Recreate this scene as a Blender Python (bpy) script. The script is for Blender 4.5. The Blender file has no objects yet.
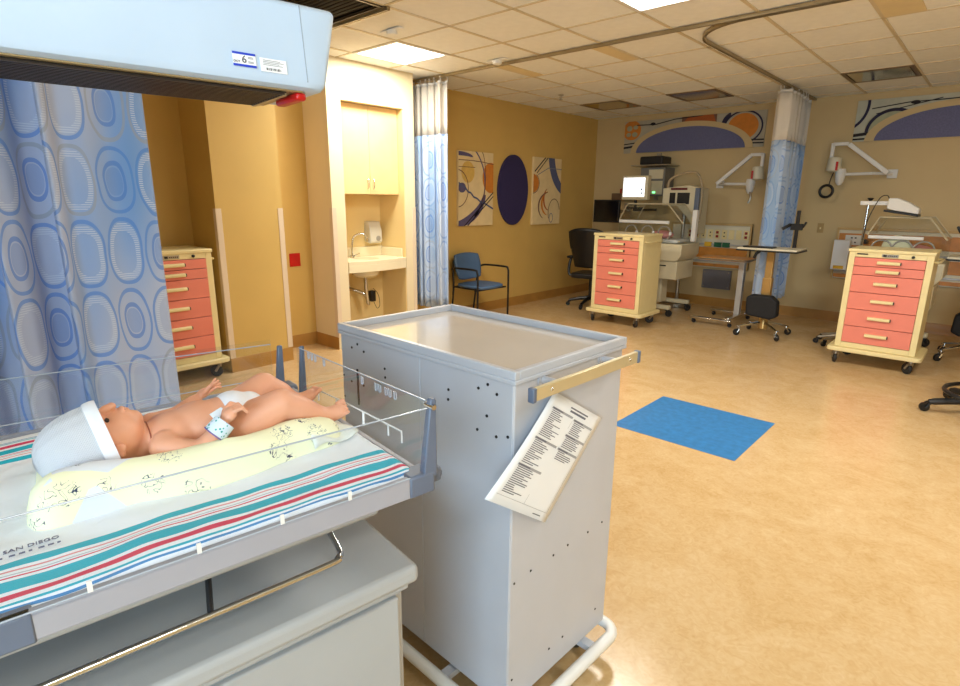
import bpy, bmesh, math, random
from mathutils import Vector, Matrix, Euler
random.seed(7)
PI = math.pi
scene = bpy.context.scene
C = scene.collection

# ------------------------------------------------------------------ camera
CAM_F, YAW, PITCH, ROLL, CAM_Z = 567.14, -0.7372, 0.2480, 0.0082, 1.49
fw = Vector((math.sin(YAW)*math.cos(PITCH), math.cos(YAW)*math.cos(PITCH), -math.sin(PITCH)))
rt = Vector((math.cos(YAW), -math.sin(YAW), 0)); up = rt.cross(fw)
cr, sr = math.cos(ROLL), math.sin(ROLL)
rt2 = rt*cr + up*sr; up2 = up*cr - rt*sr
cam_data = bpy.data.cameras.new('camera'); cam = bpy.data.objects.new('camera', cam_data); C.objects.link(cam)
cam_data.sensor_width = 36; cam_data.sensor_fit = 'HORIZONTAL'; cam_data.lens = 36*CAM_F/960
cam_data.clip_start = 0.02; cam_data.clip_end = 60
cam.matrix_world = Matrix(((rt2.x, up2.x, -fw.x, 0), (rt2.y, up2.y, -fw.y, 0), (rt2.z, up2.z, -fw.z, CAM_Z), (0, 0, 0, 1)))
scene.camera = cam

# ------------------------------------------------------------------ world, light, exposure
scene.view_settings.view_transform = 'Standard'; scene.view_settings.look = 'None'
scene.view_settings.gamma = 1; scene.view_settings.use_curve_mapping = False
scene.view_settings.exposure = 0.18
LAMP_POWER = 40.0            # watts of each ceiling light
LAMP_COLOR = (1.0, 0.98, 0.90)
world = bpy.data.worlds.new('world'); scene.world = world; world.use_nodes = True
bgn = world.node_tree.nodes.get('Background')
bgn.inputs['Color'].default_value = (0.62, 0.80, 1.0, 1); bgn.inputs['Strength'].default_value = 1.0
def fill_light(name, loc, rot, sx, sy, power, color):
    d = bpy.data.lights.new(name, 'AREA'); d.shape = 'RECTANGLE'; d.size = sx; d.size_y = sy; d.energy = power; d.color = color
    o = bpy.data.objects.new(name, d); C.objects.link(o); o.location = loc; o.rotation_euler = rot; return o
# added cool fill light, set at an invented window behind the camera
fill_light('added_window_fill', (1.05, -2.52, 1.65), (PI/2, 0, 0), 2.0, 1.4, 125, (0.56, 0.80, 1.0))

# ------------------------------------------------------------------ helpers
def lin(c):
    out = []
    for v in c[:3]:
        v = v/255.0
        out.append(v/12.92 if v <= 0.04045 else ((v+0.055)/1.055)**2.4)
    return (*out, 1.0)
MATS = {}
def mat(name, col, rough=0.5, metal=0.0, vary=0.06, scale=8.0, bump=0.0, bscale=60.0, spec=0.5, coat=0.0):
    if name in MATS: return MATS[name]
    m = bpy.data.materials.new(name); m.use_nodes = True; nt = m.node_tree; N = nt.nodes; L = nt.links
    b = N['Principled BSDF']; b.inputs['Roughness'].default_value = rough; b.inputs['Metallic'].default_value = metal
    b.inputs['Specular IOR Level'].default_value = spec; b.inputs['Coat Weight'].default_value = coat
    tc = N.new('ShaderNodeTexCoord'); no = N.new('ShaderNodeTexNoise'); no.inputs['Scale'].default_value = scale; no.inputs['Detail'].default_value = 4
    L.new(tc.outputs['Object'], no.inputs['Vector'])
    cr_ = N.new('ShaderNodeValToRGB'); c = lin(col)
    cr_.color_ramp.elements[0].position = 0.3; cr_.color_ramp.elements[1].position = 0.7
    cr_.color_ramp.elements[0].color = tuple(v*(1-vary) for v in c[:3]) + (1,)
    cr_.color_ramp.elements[1].color = tuple(min(1, v*(1+vary)) for v in c[:3]) + (1,)
    L.new(no.outputs['Fac'], cr_.inputs['Fac']); L.new(cr_.outputs['Color'], b.inputs['Base Color'])
    if bump:
        n2 = N.new('ShaderNodeTexNoise'); n2.inputs['Scale'].default_value = bscale; n2.inputs['Detail'].default_value = 3
        L.new(tc.outputs['Object'], n2.inputs['Vector'])
        bp = N.new('ShaderNodeBump'); bp.inputs['Strength'].default_value = bump; bp.inputs['Distance'].default_value = 0.004
        L.new(n2.outputs['Fac'], bp.inputs['Height']); L.new(bp.outputs['Normal'], b.inputs['Normal'])
    MATS[name] = m; return m
def emit(name, col, strength):
    m = bpy.data.materials.new(name); m.use_nodes = True; nt = m.node_tree; b = nt.nodes['Principled BSDF']
    b.inputs['Base Color'].default_value = (0.8, 0.8, 0.8, 1); b.inputs['Emission Color'].default_value = (*col, 1); b.inputs['Emission Strength'].default_value = strength
    return m
def clear_mat(name, tint=(0.96, 0.98, 1.0), gloss=0.04, rough=0.03):
    m = bpy.data.materials.new(name); m.use_nodes = True; nt = m.node_tree; N = nt.nodes; L = nt.links
    N.remove(N['Principled BSDF']); out = N['Material Output']
    tr = N.new('ShaderNodeBsdfTransparent'); tr.inputs['Color'].default_value = (*tint, 1)
    gl = N.new('ShaderNodeBsdfGlossy'); gl.inputs['Roughness'].default_value = rough
    lw = N.new('ShaderNodeLayerWeight'); lw.inputs['Blend'].default_value = 0.5
    pw_ = N.new('ShaderNodeMath'); pw_.operation = 'POWER'; pw_.inputs[1].default_value = 4.0; L.new(lw.outputs['Facing'], pw_.inputs[0])
    fr = N.new('ShaderNodeMath'); fr.operation = 'MULTIPLY_ADD'; fr.inputs[1].default_value = 0.35; fr.inputs[2].default_value = gloss; L.new(pw_.outputs[0], fr.inputs[0])
    mx = N.new('ShaderNodeMixShader'); L.new(fr.outputs[0], mx.inputs['Fac'])
    L.new(tr.outputs['BSDF'], mx.inputs[1]); L.new(gl.outputs['BSDF'], mx.inputs[2]); L.new(mx.outputs['Shader'], out.inputs['Surface'])
    return m

def nb(): return bmesh.new()
def box(bm, x0, x1, y0, y1, z0, z1, mtx=None):
    vs = [bm.verts.new((x, y, z)) for z in (z0, z1) for y in (y0, y1) for x in (x0, x1)]
    for f in ((0, 2, 3, 1), (4, 5, 7, 6), (0, 1, 5, 4), (2, 6, 7, 3), (0, 4, 6, 2), (1, 3, 7, 5)):
        bm.faces.new([vs[i] for i in f])
    if mtx is not None: bmesh.ops.transform(bm, matrix=mtx, verts=vs)
    return vs
def obox(bm, c, s, rot=(0, 0, 0)):
    m = Matrix.Translation(c) @ Euler(rot).to_matrix().to_4x4()
    return box(bm, -s[0]/2, s[0]/2, -s[1]/2, s[1]/2, -s[2]/2, s[2]/2, m)
def ring_frames(pts, closed=False):
    pts = [Vector(p) for p in pts]; n = len(pts); fr = []
    prev = None
    for i in range(n):
        if closed: t = pts[(i+1) % n] - pts[i-1]
        else: t = pts[min(i+1, n-1)] - pts[max(i-1, 0)]
        t.normalize()
        if prev is None:
            a = Vector((0, 0, 1)) if abs(t.z) < 0.9 else Vector((1, 0, 0))
            u = t.cross(a).normalized()
        else:
            u = (prev - t*prev.dot(t)).normalized()
        prev = u; fr.append((pts[i], u, t.cross(u)))
    return fr
def tube(bm, pts, r, seg=10, closed=False, cap=True):
    rs = r if isinstance(r, (list, tuple)) else [r]*len(pts)
    rings = []
    for (p, u, v), rr in zip(ring_frames(pts, closed), rs):
        rings.append([bm.verts.new(p + u*(rr*math.cos(2*PI*k/seg)) + v*(rr*math.sin(2*PI*k/seg))) for k in range(seg)])
    n = len(rings)
    for i in range(n if closed else n-1):
        a, b = rings[i], rings[(i+1) % n]
        for k in range(seg): bm.faces.new((a[k], a[(k+1) % seg], b[(k+1) % seg], b[k]))
    if cap and not closed:
        bm.faces.new(rings[0][::-1]); bm.faces.new(rings[-1])
    return rings
def cyl(bm, p0, p1, r, r1=None, seg=16): return tube(bm, [p0, p1], [r, r if r1 is None else r1], seg)
def lathe(bm, prof, center=(0, 0, 0), seg=24, axis=None):
    # prof: list of (radius, height) ; axis: unit vector (default +z)
    ax = Vector(axis) if axis is not None else Vector((0, 0, 1)); ax.normalize()
    a = Vector((1, 0, 0)) if abs(ax.x) < 0.9 else Vector((0, 1, 0))
    u = ax.cross(a).normalized(); v = ax.cross(u); c = Vector(center); rings = []
    for r, h in prof:
        if r < 1e-6: rings.append([bm.verts.new(c + ax*h)])
        else: rings.append([bm.verts.new(c + ax*h + u*(r*math.cos(2*PI*k/seg)) + v*(r*math.sin(2*PI*k/seg))) for k in range(seg)])
    for A, B in zip(rings[:-1], rings[1:]):
        for k in range(seg):
            k2 = (k+1) % seg
            if len(A) == 1 and len(B) == 1: break
            if len(A) == 1: bm.faces.new((A[0], B[k2], B[k]))
            elif len(B) == 1: bm.faces.new((A[k], A[k2], B[0]))
            else: bm.faces.new((A[k], A[k2], B[k2], B[k]))
    if len(rings[0]) > 1: bm.faces.new(rings[0])
    if len(rings[-1]) > 1: bm.faces.new(rings[-1][::-1])
def ball(bm, c, r, rot=(0, 0, 0), seg=16, rings=10):
    r = (r, r, r) if not isinstance(r, (tuple, list)) else r
    m = Matrix.Translation(c) @ Euler(rot).to_matrix().to_4x4() @ Matrix.Diagonal((*r, 1))
    bmesh.ops.create_uvsphere(bm, u_segments=seg, v_segments=rings, radius=1, matrix=m)
def extrude_poly(bm, pts, d0, d1, plane='xz'):
    # pts 2d polygon; plane gives the two axes, extruded along the third from d0 to d1
    def P(a, b, d): return {'xz': (a, d, b), 'xy': (a, b, d), 'yz': (d, a, b)}[plane]
    A = [bm.verts.new(P(a, b, d0)) for a, b in pts]; B = [bm.verts.new(P(a, b, d1)) for a, b in pts]
    n = len(pts); bm.faces.new(A); bm.faces.new(B[::-1])
    for i in range(n): bm.faces.new((A[i], B[i], B[(i+1) % n], A[(i+1) % n]))
def capsule(bm, p0, p1, r0, r1, seg=14, n=5):
    p0 = Vector(p0); p1 = Vector(p1); d = (p1-p0); L = d.length; d.normalize()
    prof = [(r0*math.cos(a), r0*math.sin(a)) for a in [(-PI/2)+PI/2*i/n for i in range(n+1)]]
    prof += [(r1*math.cos(a), L + r1*math.sin(a)) for a in [PI/2*i/n for i in range(n+1)]]
    prof[0] = (0, prof[0][1]); prof[-1] = (0, prof[-1][1])
    lathe(bm, prof, p0, seg, d)
def obj(name, bm, m=None, parent=None, bev=0.0, smooth=True, loc=None, segs=2, thick=0.0):
    bmesh.ops.recalc_face_normals(bm, faces=bm.faces)
    me = bpy.data.meshes.new(name); bm.to_mesh(me); bm.free()
    if smooth:
        me.polygons.foreach_set('use_smooth', [True]*len(me.polygons)); me.set_sharp_from_angle(angle=math.radians(38))
    o = bpy.data.objects.new(name, me); C.objects.link(o)
    if m is not None: me.materials.append(m)
    if parent is not None: o.parent = parent
    if loc is not None: o.location = loc
    if thick:
        s = o.modifiers.new('solid', 'SOLIDIFY'); s.thickness = thick; s.offset = 0
    if bev:
        b = o.modifiers.new('bevel', 'BEVEL'); b.width = bev; b.segments = segs; b.limit_method = 'ANGLE'; b.angle_limit = math.radians(40)
        if smooth: b.harden_normals = False
    return o
def tag(o, label=None, cat=None, group=None, kind=None):
    if label: o['label'] = label
    if cat: o['category'] = cat
    if group: o['group'] = group
    if kind: o['kind'] = kind
    return o
def thing(name, label, cat, loc=(0, 0, 0), rz=0.0, group=None):
    o = bpy.data.objects.new(name, None); C.objects.link(o); o.empty_display_size = 0.1
    o.location = loc; o.rotation_euler = (0, 0, rz)
    return tag(o, label, cat, group)
def copy_tree(o, parent=None, children=None):
    if children is None:
        children = {}
        for q in bpy.data.objects:
            if q.parent: children.setdefault(q.parent.name, []).append(q)
    c = o.copy(); C.objects.link(c); c.parent = parent
    for ch in children.get(o.name, []): copy_tree(ch, c, children)
    return c
def part(name, m, parent, fn, bev=0.0, smooth=True, label=None, thick=0.0, segs=2):
    bm = nb(); fn(bm); o = obj(name, bm, m, parent, bev, smooth, thick=thick, segs=segs)
    if label: o['label'] = label
    return o
def pbox(name, m, parent, x0, x1, y0, y1, z0, z1, bev=0.0, label=None):
    return part(name, m, parent, lambda b: box(b, x0, x1, y0, y1, z0, z1), bev, label=label)
def text(name, s, size, m, parent, mtx, extrude=0.0004, align='CENTER'):
    cu = bpy.data.curves.new('t', 'FONT'); cu.body = s; cu.size = size; cu.extrude = extrude; cu.align_x = align; cu.align_y = 'CENTER'; cu.resolution_u = 2
    t = bpy.data.objects.new('t', cu); C.objects.link(t)
    dg = bpy.context.evaluated_depsgraph_get(); me = bpy.data.meshes.new_from_object(t.evaluated_get(dg)); me.name = name
    bpy.data.objects.remove(t); bpy.data.curves.remove(cu)
    me.transform(mtx); me.materials.clear(); me.materials.append(m)
    o = bpy.data.objects.new(name, me); C.objects.link(o); o.parent = parent
    return o
def smooth_path(pts, n=8, closed=False):
    P = [Vector(p) for p in pts]; out = []; m = len(P)
    for i in range(m if closed else m-1):
        if closed: p0, p1, p2, p3 = P[i-1], P[i], P[(i+1) % m], P[(i+2) % m]
        else: p0, p1, p2, p3 = P[max(i-1, 0)], P[i], P[i+1], P[min(i+2, m-1)]
        for k in range(n):
            t = k/n
            out.append(0.5*((2*p1) + (p2-p0)*t + (2*p0-5*p1+4*p2-p3)*t*t + (3*p1-p0-3*p2+p3)*t**3))
    if not closed: out.append(P[-1])
    return out
def frame_mtx(origin, ux, uy):
    ux = Vector(ux).normalized(); uy = Vector(uy).normalized(); uz = ux.cross(uy); o = Vector(origin)
    return Matrix(((ux.x, uy.x, uz.x, o.x), (ux.y, uy.y, uz.y, o.y), (ux.z, uy.z, uz.z, o.z), (0, 0, 0, 1)))

# ------------------------------------------------------------------ shared materials
M_wall_tan = mat('wall_tan', (210, 174, 98), 0.6, vary=0.03, scale=3, bump=0.15, bscale=220)
M_wall_cream = mat('wall_cream', (232, 214, 176), 0.6, vary=0.02, scale=3, bump=0.1, bscale=220)
M_wall_back = mat('wall_back_paint', (205, 180, 132), 0.6, vary=0.02, scale=3, bump=0.1, bscale=220)
M_guard = mat('corner_guard', (226, 204, 176), 0.45, vary=0.02)
M_base = mat('baseboard_vinyl', (176, 128, 62), 0.35, vary=0.10, scale=6)
M_tile = mat('ceiling_tile', (243, 243, 240), 0.8, vary=0.03, scale=14, bump=0.5, bscale=180)
M_grid = mat('ceiling_grid_bar', (214, 200, 170), 0.5, vary=0.03)
M_filler = mat('ceiling_filler', (226, 208, 166), 0.7, vary=0.03)
M_track = mat('track_aluminium', (160, 144, 112), 0.35, 0.6, vary=0.05)
M_dark = mat('dark_plastic', (26, 26, 28), 0.45, vary=0.2)
M_black = mat('black_plastic', (14, 14, 16), 0.4, vary=0.2)
M_rubber = mat('caster_rubber', (34, 33, 32), 0.6, vary=0.2)
M_chrome = mat('chrome', (205, 205, 205), 0.14, 1.0, vary=0.03)
M_steel = mat('brushed_steel', (176, 170, 158), 0.3, 0.9, vary=0.06, scale=20)
M_cream = mat('cream_enamel', (236, 218, 162), 0.35, vary=0.03)
M_pink = mat('pink_enamel', (234, 134, 114), 0.4, vary=0.03)
M_gray = mat('grey_enamel', (187, 188, 195), 0.32, vary=0.03, scale=5, bump=0.03, bscale=300)
M_graytop = mat('grey_tray_top', (206, 198, 190), 0.12, vary=0.03, scale=5)
M_white = mat('white_plastic', (228, 226, 222), 0.4, vary=0.02)
M_offwhite = mat('offwhite_plastic', (222, 214, 190), 0.4, vary=0.03)
M_bluegray = mat('bluegrey_plastic', (96, 106, 126), 0.4, vary=0.05)
M_alu = mat('anodised_aluminium', (196, 194, 192), 0.35, 0.35, vary=0.03, scale=10)
M_wood = mat('orange_wood', (200, 132, 58), 0.35, vary=0.15, scale=12)
M_maple = mat('maple_veneer', (236, 200, 140), 0.35, vary=0.06, scale=5)
M_red = mat('red_plastic', (190, 22, 20), 0.3, vary=0.1)
M_ink = mat('print_ink', (52, 54, 70), 0.6, vary=0.1)
M_inkgray = mat('print_grey', (160, 162, 168), 0.6, vary=0.05)
M_paper = mat('paper', (236, 238, 242), 0.6, vary=0.01)
M_blueprint = mat('label_blue', (22, 60, 200), 0.4, vary=0.05)
M_clear = clear_mat('clear_acrylic')
M_clearedge = mat('acrylic_edge', (172, 180, 192), 0.2, vary=0.03)

def floor_material():
    m = bpy.data.materials.new('sheet_vinyl_floor'); m.use_nodes = True; N = m.node_tree.nodes; L = m.node_tree.links; b = N['Principled BSDF']
    tc = N.new('ShaderNodeTexCoord')
    n1 = N.new('ShaderNodeTexNoise'); n1.inputs['Scale'].default_value = 3.2; n1.inputs['Detail'].default_value = 9; n1.inputs['Roughness'].default_value = 0.72; n1.inputs['Distortion'].default_value = 1.2
    n2 = N.new('ShaderNodeTexNoise'); n2.inputs['Scale'].default_value = 28; n2.inputs['Detail'].default_value = 5; n2.inputs['Distortion'].default_value = 2.0
    L.new(tc.outputs['Object'], n1.inputs['Vector']); L.new(tc.outputs['Object'], n2.inputs['Vector'])
    mx = N.new('ShaderNodeMath'); mx.operation = 'MULTIPLY_ADD'; mx.inputs[1].default_value = 0.6
    s2 = N.new('ShaderNodeMath'); s2.operation = 'MULTIPLY'; s2.inputs[1].default_value = 0.4
    L.new(n2.outputs['Fac'], s2.inputs[0]); L.new(n1.outputs['Fac'], mx.inputs[0]); L.new(s2.outputs[0], mx.inputs[2])
    r = N.new('ShaderNodeValToRGB'); e = r.color_ramp.elements
    e[0].position = 0.30; e[0].color = lin((188, 152, 98)); e[1].position = 0.68; e[1].color = lin((212, 184, 142))
    q = r.color_ramp.elements.new(0.48); q.color = lin((202, 169, 121))
    L.new(mx.outputs[0], r.inputs['Fac']); L.new(r.outputs['Color'], b.inputs['Base Color'])
    rr = N.new('ShaderNodeMapRange'); rr.inputs['To Min'].default_value = 0.16; rr.inputs['To Max'].default_value = 0.30
    L.new(n1.outputs['Fac'], rr.inputs['Value']); L.new(rr.outputs['Result'], b.inputs['Roughness'])
    bp = N.new('ShaderNodeBump'); bp.inputs['Strength'].default_value = 0.06; bp.inputs['Distance'].default_value = 0.003
    n3 = N.new('ShaderNodeTexNoise'); n3.inputs['Scale'].default_value = 9; L.new(tc.outputs['Object'], n3.inputs['Vector'])
    L.new(n3.outputs['Fac'], bp.inputs['Height']); L.new(bp.outputs['Normal'], b.inputs['Normal'])
    return m
M_floor = floor_material()

# ------------------------------------------------------------------ room shell
H = 2.734; XL, XR, YB, YR = -5.12, 2.2, 8.4, -2.6
def struct(name, bm, m, bev=0.0, label=None, parent=None):
    o = obj(name, bm, m, parent, bev, smooth=bool(bev))
    if parent is None: tag(o, label, None, None, 'structure')
    return o
def sbox(name, m, x0, x1, y0, y1, z0, z1, label=None, parent=None, bev=0.0):
    bm = nb(); box(bm, x0, x1, y0, y1, z0, z1); return struct(name, bm, m, bev, label, parent)
floor = sbox('floor', M_floor, -5.6, XR+0.12, YR-0.12, YB+0.12, -0.1, 0.0, 'glossy mottled tan sheet vinyl floor')
M_inlay = mat('blue_vinyl', (52, 120, 178), 0.32, vary=0.16, scale=24)
part('blue_inlay', M_inlay, floor, lambda b: box(b, -1.77, -0.955, 3.30, 4.10, -0.004, 0.0015), label='square blue vinyl inlay in the tan floor')
sbox('wall_left', M_wall_tan, XL-0.3, XL, 4.21, YB, 0, H+0.1, 'tan painted wall carrying three art panels')
sbox('wall_back', M_wall_back, XL-0.3, XR+0.12, YB, YB+0.12, 0, H+0.1, 'cream back wall of the nursery')
sbox('wall_right', M_wall_back, XR, XR+0.12, YR, YB, 0, H+0.1, 'cream painted side wall')
sbox('wall_recess', M_wall_tan, -5.45, -5.2, 2.65, 3.16, 0, H+0.1, 'tan wall of the narrow recess beside the sink')
sbox('wall_column', M_wall_tan, -5.45, -4.80, 2.06, 2.65, 0, H+0.1, 'tan boxed column with pale corner guards')
sbox('wall_alcove', M_wall_tan, -5.45, -5.31, YR, 2.06, 0, H+0.1, 'tan alcove wall behind the pink supply cart')
# sink niche block: jambs, header, back
sbox('wall_niche_left', M_wall_cream, -5.45, -4.79, 3.16, 3.31, 0, H+0.1, 'cream jamb of the sink niche beside the recess')
sbox('wall_niche_right', M_wall_cream, -5.45, -4.79, 4.07, 4.21, 0, H+0.1, 'cream jamb of the sink niche beside the curtain')
sbox('wall_niche_header', M_wall_cream, -5.45, -4.79, 3.31, 4.07, 2.385, H+0.1, 'cream header over the sink niche')
M_lining = mat('niche_paint', (232, 204, 142), 0.6, vary=0.02, scale=3, bump=0.1, bscale=220)
sbox('wall_niche_back', M_lining, -5.45, -5.22, 3.31, 4.07, 0, 2.385, 'tan back of the sink niche')
sbox('trim_5', M_lining, -5.22, -4.80, 4.064, 4.07, 0, 2.385, 'tan lining on the curtain side of the niche')
sbox('trim_6', M_lining, -5.22, -4.80, 3.31, 3.316, 0, 2.385, 'tan lining on the recess side of the niche')
# rear wall with an opening for the added, unseen window (behind the camera)
bm = nb(); wx0, wx1, wz0, wz1 = 0.0, 2.1, 0.95, 2.35
box(bm, -5.45, wx0, YR-0.12, YR, 0, H+0.1); box(bm, wx1, XR+0.12, YR-0.12, YR, 0, H+0.1)
box(bm, wx0, wx1, YR-0.12, YR, 0, wz0); box(bm, wx0, wx1, YR-0.12, YR, wz1, H+0.1)
struct('wall_rear', bm, M_wall_back, 0, 'cream wall with the added window behind the viewer')
win = bpy.data.objects.new('added_window_1', None); C.objects.link(win); win.location = ((wx0+wx1)/2, YR-0.06, wz0); tag(win, 'added unseen wide window in the rear wall', None, None, 'structure')
bm = nb(); hw = (wx1-wx0)/2; hh = wz1-wz0
box(bm, -hw, hw, -.03, .03, 0, .05); box(bm, -hw, hw, -.03, .03, hh-.05, hh); box(bm, -hw, -hw+.05, -.03, .03, .05, hh-.05); box(bm, hw-.05, hw, -.03, .03, .05, hh-.05); box(bm, -.025, .025, -.03, .03, .05, hh-.05)
obj('window_frame', bm, M_white, win)
pbox('pane', M_clear, win, -hw+.05, -.025, -.004, .004, .05, hh-.05); pbox('pane', M_clear, win, .025, hw-.05, -.004, .004, .05, hh-.05)

# baseboards: coved vinyl profile run along a wall
def baseboard(name, p0, p1, nrm, label, h=0.125):
    p0 = Vector((*p0, 0)); p1 = Vector((*p1, 0)); n = Vector((*nrm, 0)); bm = nb()
    prof = [(0, 0), (0.010, 0), (0.0085, 0.006), (0.006, 0.02), (0.0045, 0.04), (0.004, h-0.004), (0.002, h), (0, h)]
    A = [bm.verts.new(p0 + n*a + Vector((0, 0, z))) for a, z in prof]; B = [bm.verts.new(p1 + n*a + Vector((0, 0, z))) for a, z in prof]
    for i in range(len(prof)): j = (i+1) % len(prof); bm.faces.new((A[i], A[j], B[j], B[i]))
    bm.faces.new(A); bm.faces.new(B[::-1])
    o = obj(name, bm, M_base); tag(o, label, None, None, 'structure')
baseboard('baseboard_left', (XL, 4.21), (XL, YB), (1, 0), 'brown vinyl baseboard under the tan art wall')
baseboard('baseboard_back', (XL, YB), (XR, YB), (0, -1), 'brown vinyl baseboard along the back wall')
baseboard('baseboard_recess', (-5.2, 2.65), (-5.2, 3.16), (1, 0), 'brown vinyl baseboard in the narrow recess')
baseboard('baseboard_niche', (-5.2, 3.16), (-4.79, 3.16), (0, -1), 'brown vinyl baseboard on the side of the sink block')
baseboard('baseboard_column', (-4.80, 2.06), (-4.80, 2.65), (1, 0), 'tan vinyl baseboard around the column')
baseboard('baseboard_alcove', (-5.31, YR), (-5.31, 2.06), (1, 0), 'brown vinyl baseboard of the cart alcove')
baseboard('baseboard_right', (XR, YR), (XR, YB), (-1, 0), 'brown vinyl baseboard along the side wall')
# corner guards
def guard(name, x, y, sy, label):
    bm = nb(); box(bm, x-0.04, x+0.004, y-0.002*1 if sy > 0 else y-0.002, y+0.002, 0.125, 1.40)
    bm.free(); bm = nb()
    box(bm, x, x+0.004, min(y, y+sy*0.045), max(y, y+sy*0.045), 0.126, 1.40)
    box(bm, x-0.045, x+0.004, min(y, y-sy*0.004), max(y, y-sy*0.004), 0.126, 1.40)
    o = obj(name, bm, M_guard, None, 0.0015); tag(o, label, None, None, 'structure')
guard('trim_1', -4.80, 2.06, 1, 'pale corner guard on the cart side of the column')
guard('trim_2', -4.80, 2.65, -1, 'pale corner guard on the recess side of the column')
guard('trim_3', -4.79, 3.16, 1, 'pale corner guard between recess and sink niche')
guard('trim_4', -4.79, 4.21, -1, 'pale corner guard of the sink block by the curtain')

# ------------------------------------------------------------------ ceiling: slab, grid bars, tiles
T = 0.6096; GX, GY = -3.932, 3.288
ceil = sbox('ceiling', M_wall_back, -5.6, XR+0.12, YR-0.12, YB+0.12, H+0.03, H+0.13, 'suspended ceiling of square cream tiles')
xs = [GX+T*j for j in range(-2, 11)]; ys = [GY+T*i for i in range(-9, 9)]
for x in xs:
    if -5.3 < x < XR: pbox('grid_bar', M_grid, ceil, x-0.012, x+0.012, YR, YB, H, H+0.012)
for y in ys:
    if YR < y < YB: pbox('grid_bar', M_grid, ceil, -5.45, XR, y-0.010, y+0.010, H, H+0.012)
LIGHT_CELLS = [(-1, 0), (3, 0), (7, 0), (8, -6)]
VENT_CELLS = [(-1, 6), (1, 6), (4, 6)]
GRILLE_CELLS = [(0, -2)]
tile_me = None
for j in range(-3, 11):
    for i in range(-10, 9):
        if (j, i) in LIGHT_CELLS + VENT_CELLS + GRILLE_CELLS: continue
        x0 = max(GX+T*j, -5.45); x1 = min(GX+T*(j+1), XR); y0 = max(GY+T*i, YR); y1 = min(GY+T*(i+1), YB)
        if x1-x0 < 0.02 or y1-y0 < 0.02: continue
        full = abs(x1-x0-T) < 1e-4 and abs(y1-y0-T) < 1e-4
        if full and tile_me is not None:
            o = bpy.data.objects.new('ceiling_tile', tile_me); C.objects.link(o)
        else:
            w_, d_ = (x1-x0)/2-0.006, (y1-y0)/2-0.006
            bm = nb(); box(bm, -w_, w_, -d_, d_, 0.006, 0.022); o = obj('ceiling_tile', bm, M_tile, smooth=False)
            if full: tile_me = o.data
        o.parent = ceil; o.location = ((x0+x1)/2, (y0+y1)/2, H)
def cell(j, i): return GX+T*j, GX+T*(j+1), GY+T*i, GY+T*(i+1)
for (j, i, a, b_) in ((0, 2, 0.02, 0.24), (1, 2, 0.76, 0.98), (5, 2, 0.02, 0.40)):
    x0, x1, y0, y1 = cell(j, i); pbox('filler_strip', M_filler, ceil, x0+T*a, x0+T*b_, y0+0.012, y1-0.012, H-0.001, H+0.006)
# ceiling lights
M_diff = emit('light_diffuser', (1.0, 0.95, 0.86), 9.0)
lights_named = {(-1, 0): 'lit square ceiling light above the sink niche', (3, 0): 'lit square ceiling light over the middle of the floor', (7, 0): 'lit square ceiling light by the side wall', (8, -6): 'lit square ceiling light near the added rear window'}
POWER = {(8, -6): 0.35}
for (j, i) in LIGHT_CELLS:
    x0, x1, y0, y1 = cell(j, i); cx, cy = (x0+x1)/2, (y0+y1)/2
    t = thing('ceiling_light', lights_named[(j, i)], 'ceiling light', (cx, cy, H), 0, 'square ceiling lights')
    hw = T/2
    bm = nb()
    for (a, b_, c_, d_) in ((-hw, hw, -hw, -hw+.03), (-hw, hw, hw-.03, hw), (-hw, -hw+.03, -hw+.03, hw-.03), (hw-.03, hw, -hw+.03, hw-.03)): box(bm, a, b_, c_, d_, -0.004, 0.02)
    obj('light_frame', bm, M_white, t)
    bm = nb(); box(bm, -hw+.03, hw-.03, -hw+.03, hw-.03, 0.002, 0.014); obj('diffuser', bm, M_diff, t)
    d = bpy.data.lights.new('panel_lamp', 'AREA'); d.shape = 'SQUARE'; d.size = T-0.08
    d.energy = LAMP_POWER*POWER.get((j, i), 1.0); d.color = LAMP_COLOR
    lo = bpy.data.objects.new('panel_lamp', d); C.objects.link(lo); lo.parent = t; lo.location = (0, 0, -0.006)
# shiny square diffusers
M_mirror = mat('polished_metal_panel', (196, 184, 160), 0.12, 1.0, vary=0.03)
M_vframe = mat('bronze_frame', (120, 96, 66), 0.4, 0.5, vary=0.1)
for (j, i), lab in zip(VENT_CELLS, ('shiny square ceiling diffuser near the tan art wall', 'shiny square ceiling diffuser before the arched blue mural by the incubator', 'shiny square ceiling diffuser above the pink cart beside the lamp-topped incubator')):
    x0, x1, y0, y1 = cell(j, i); t = thing('ceiling_diffuser', lab, 'air diffuser', ((x0+x1)/2, (y0+y1)/2, H), 0, 'shiny ceiling diffusers'); hw = T/2-0.006
    bm = nb()
    for (a, b_, c_, d_) in ((-hw, hw, -hw, -hw+.035), (-hw, hw, hw-.035, hw), (-hw, -hw+.035, -hw+.035, hw-.035), (hw-.035, hw, -hw+.035, hw-.035)): box(bm, a, b_, c_, d_, -0.008, 0.02)
    obj('diffuser_frame', bm, M_vframe, t); pbox('face_plate', M_mirror, t, -hw+.045, hw-.045, -hw+.045, hw-.045, -0.006, 0.006)
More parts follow.
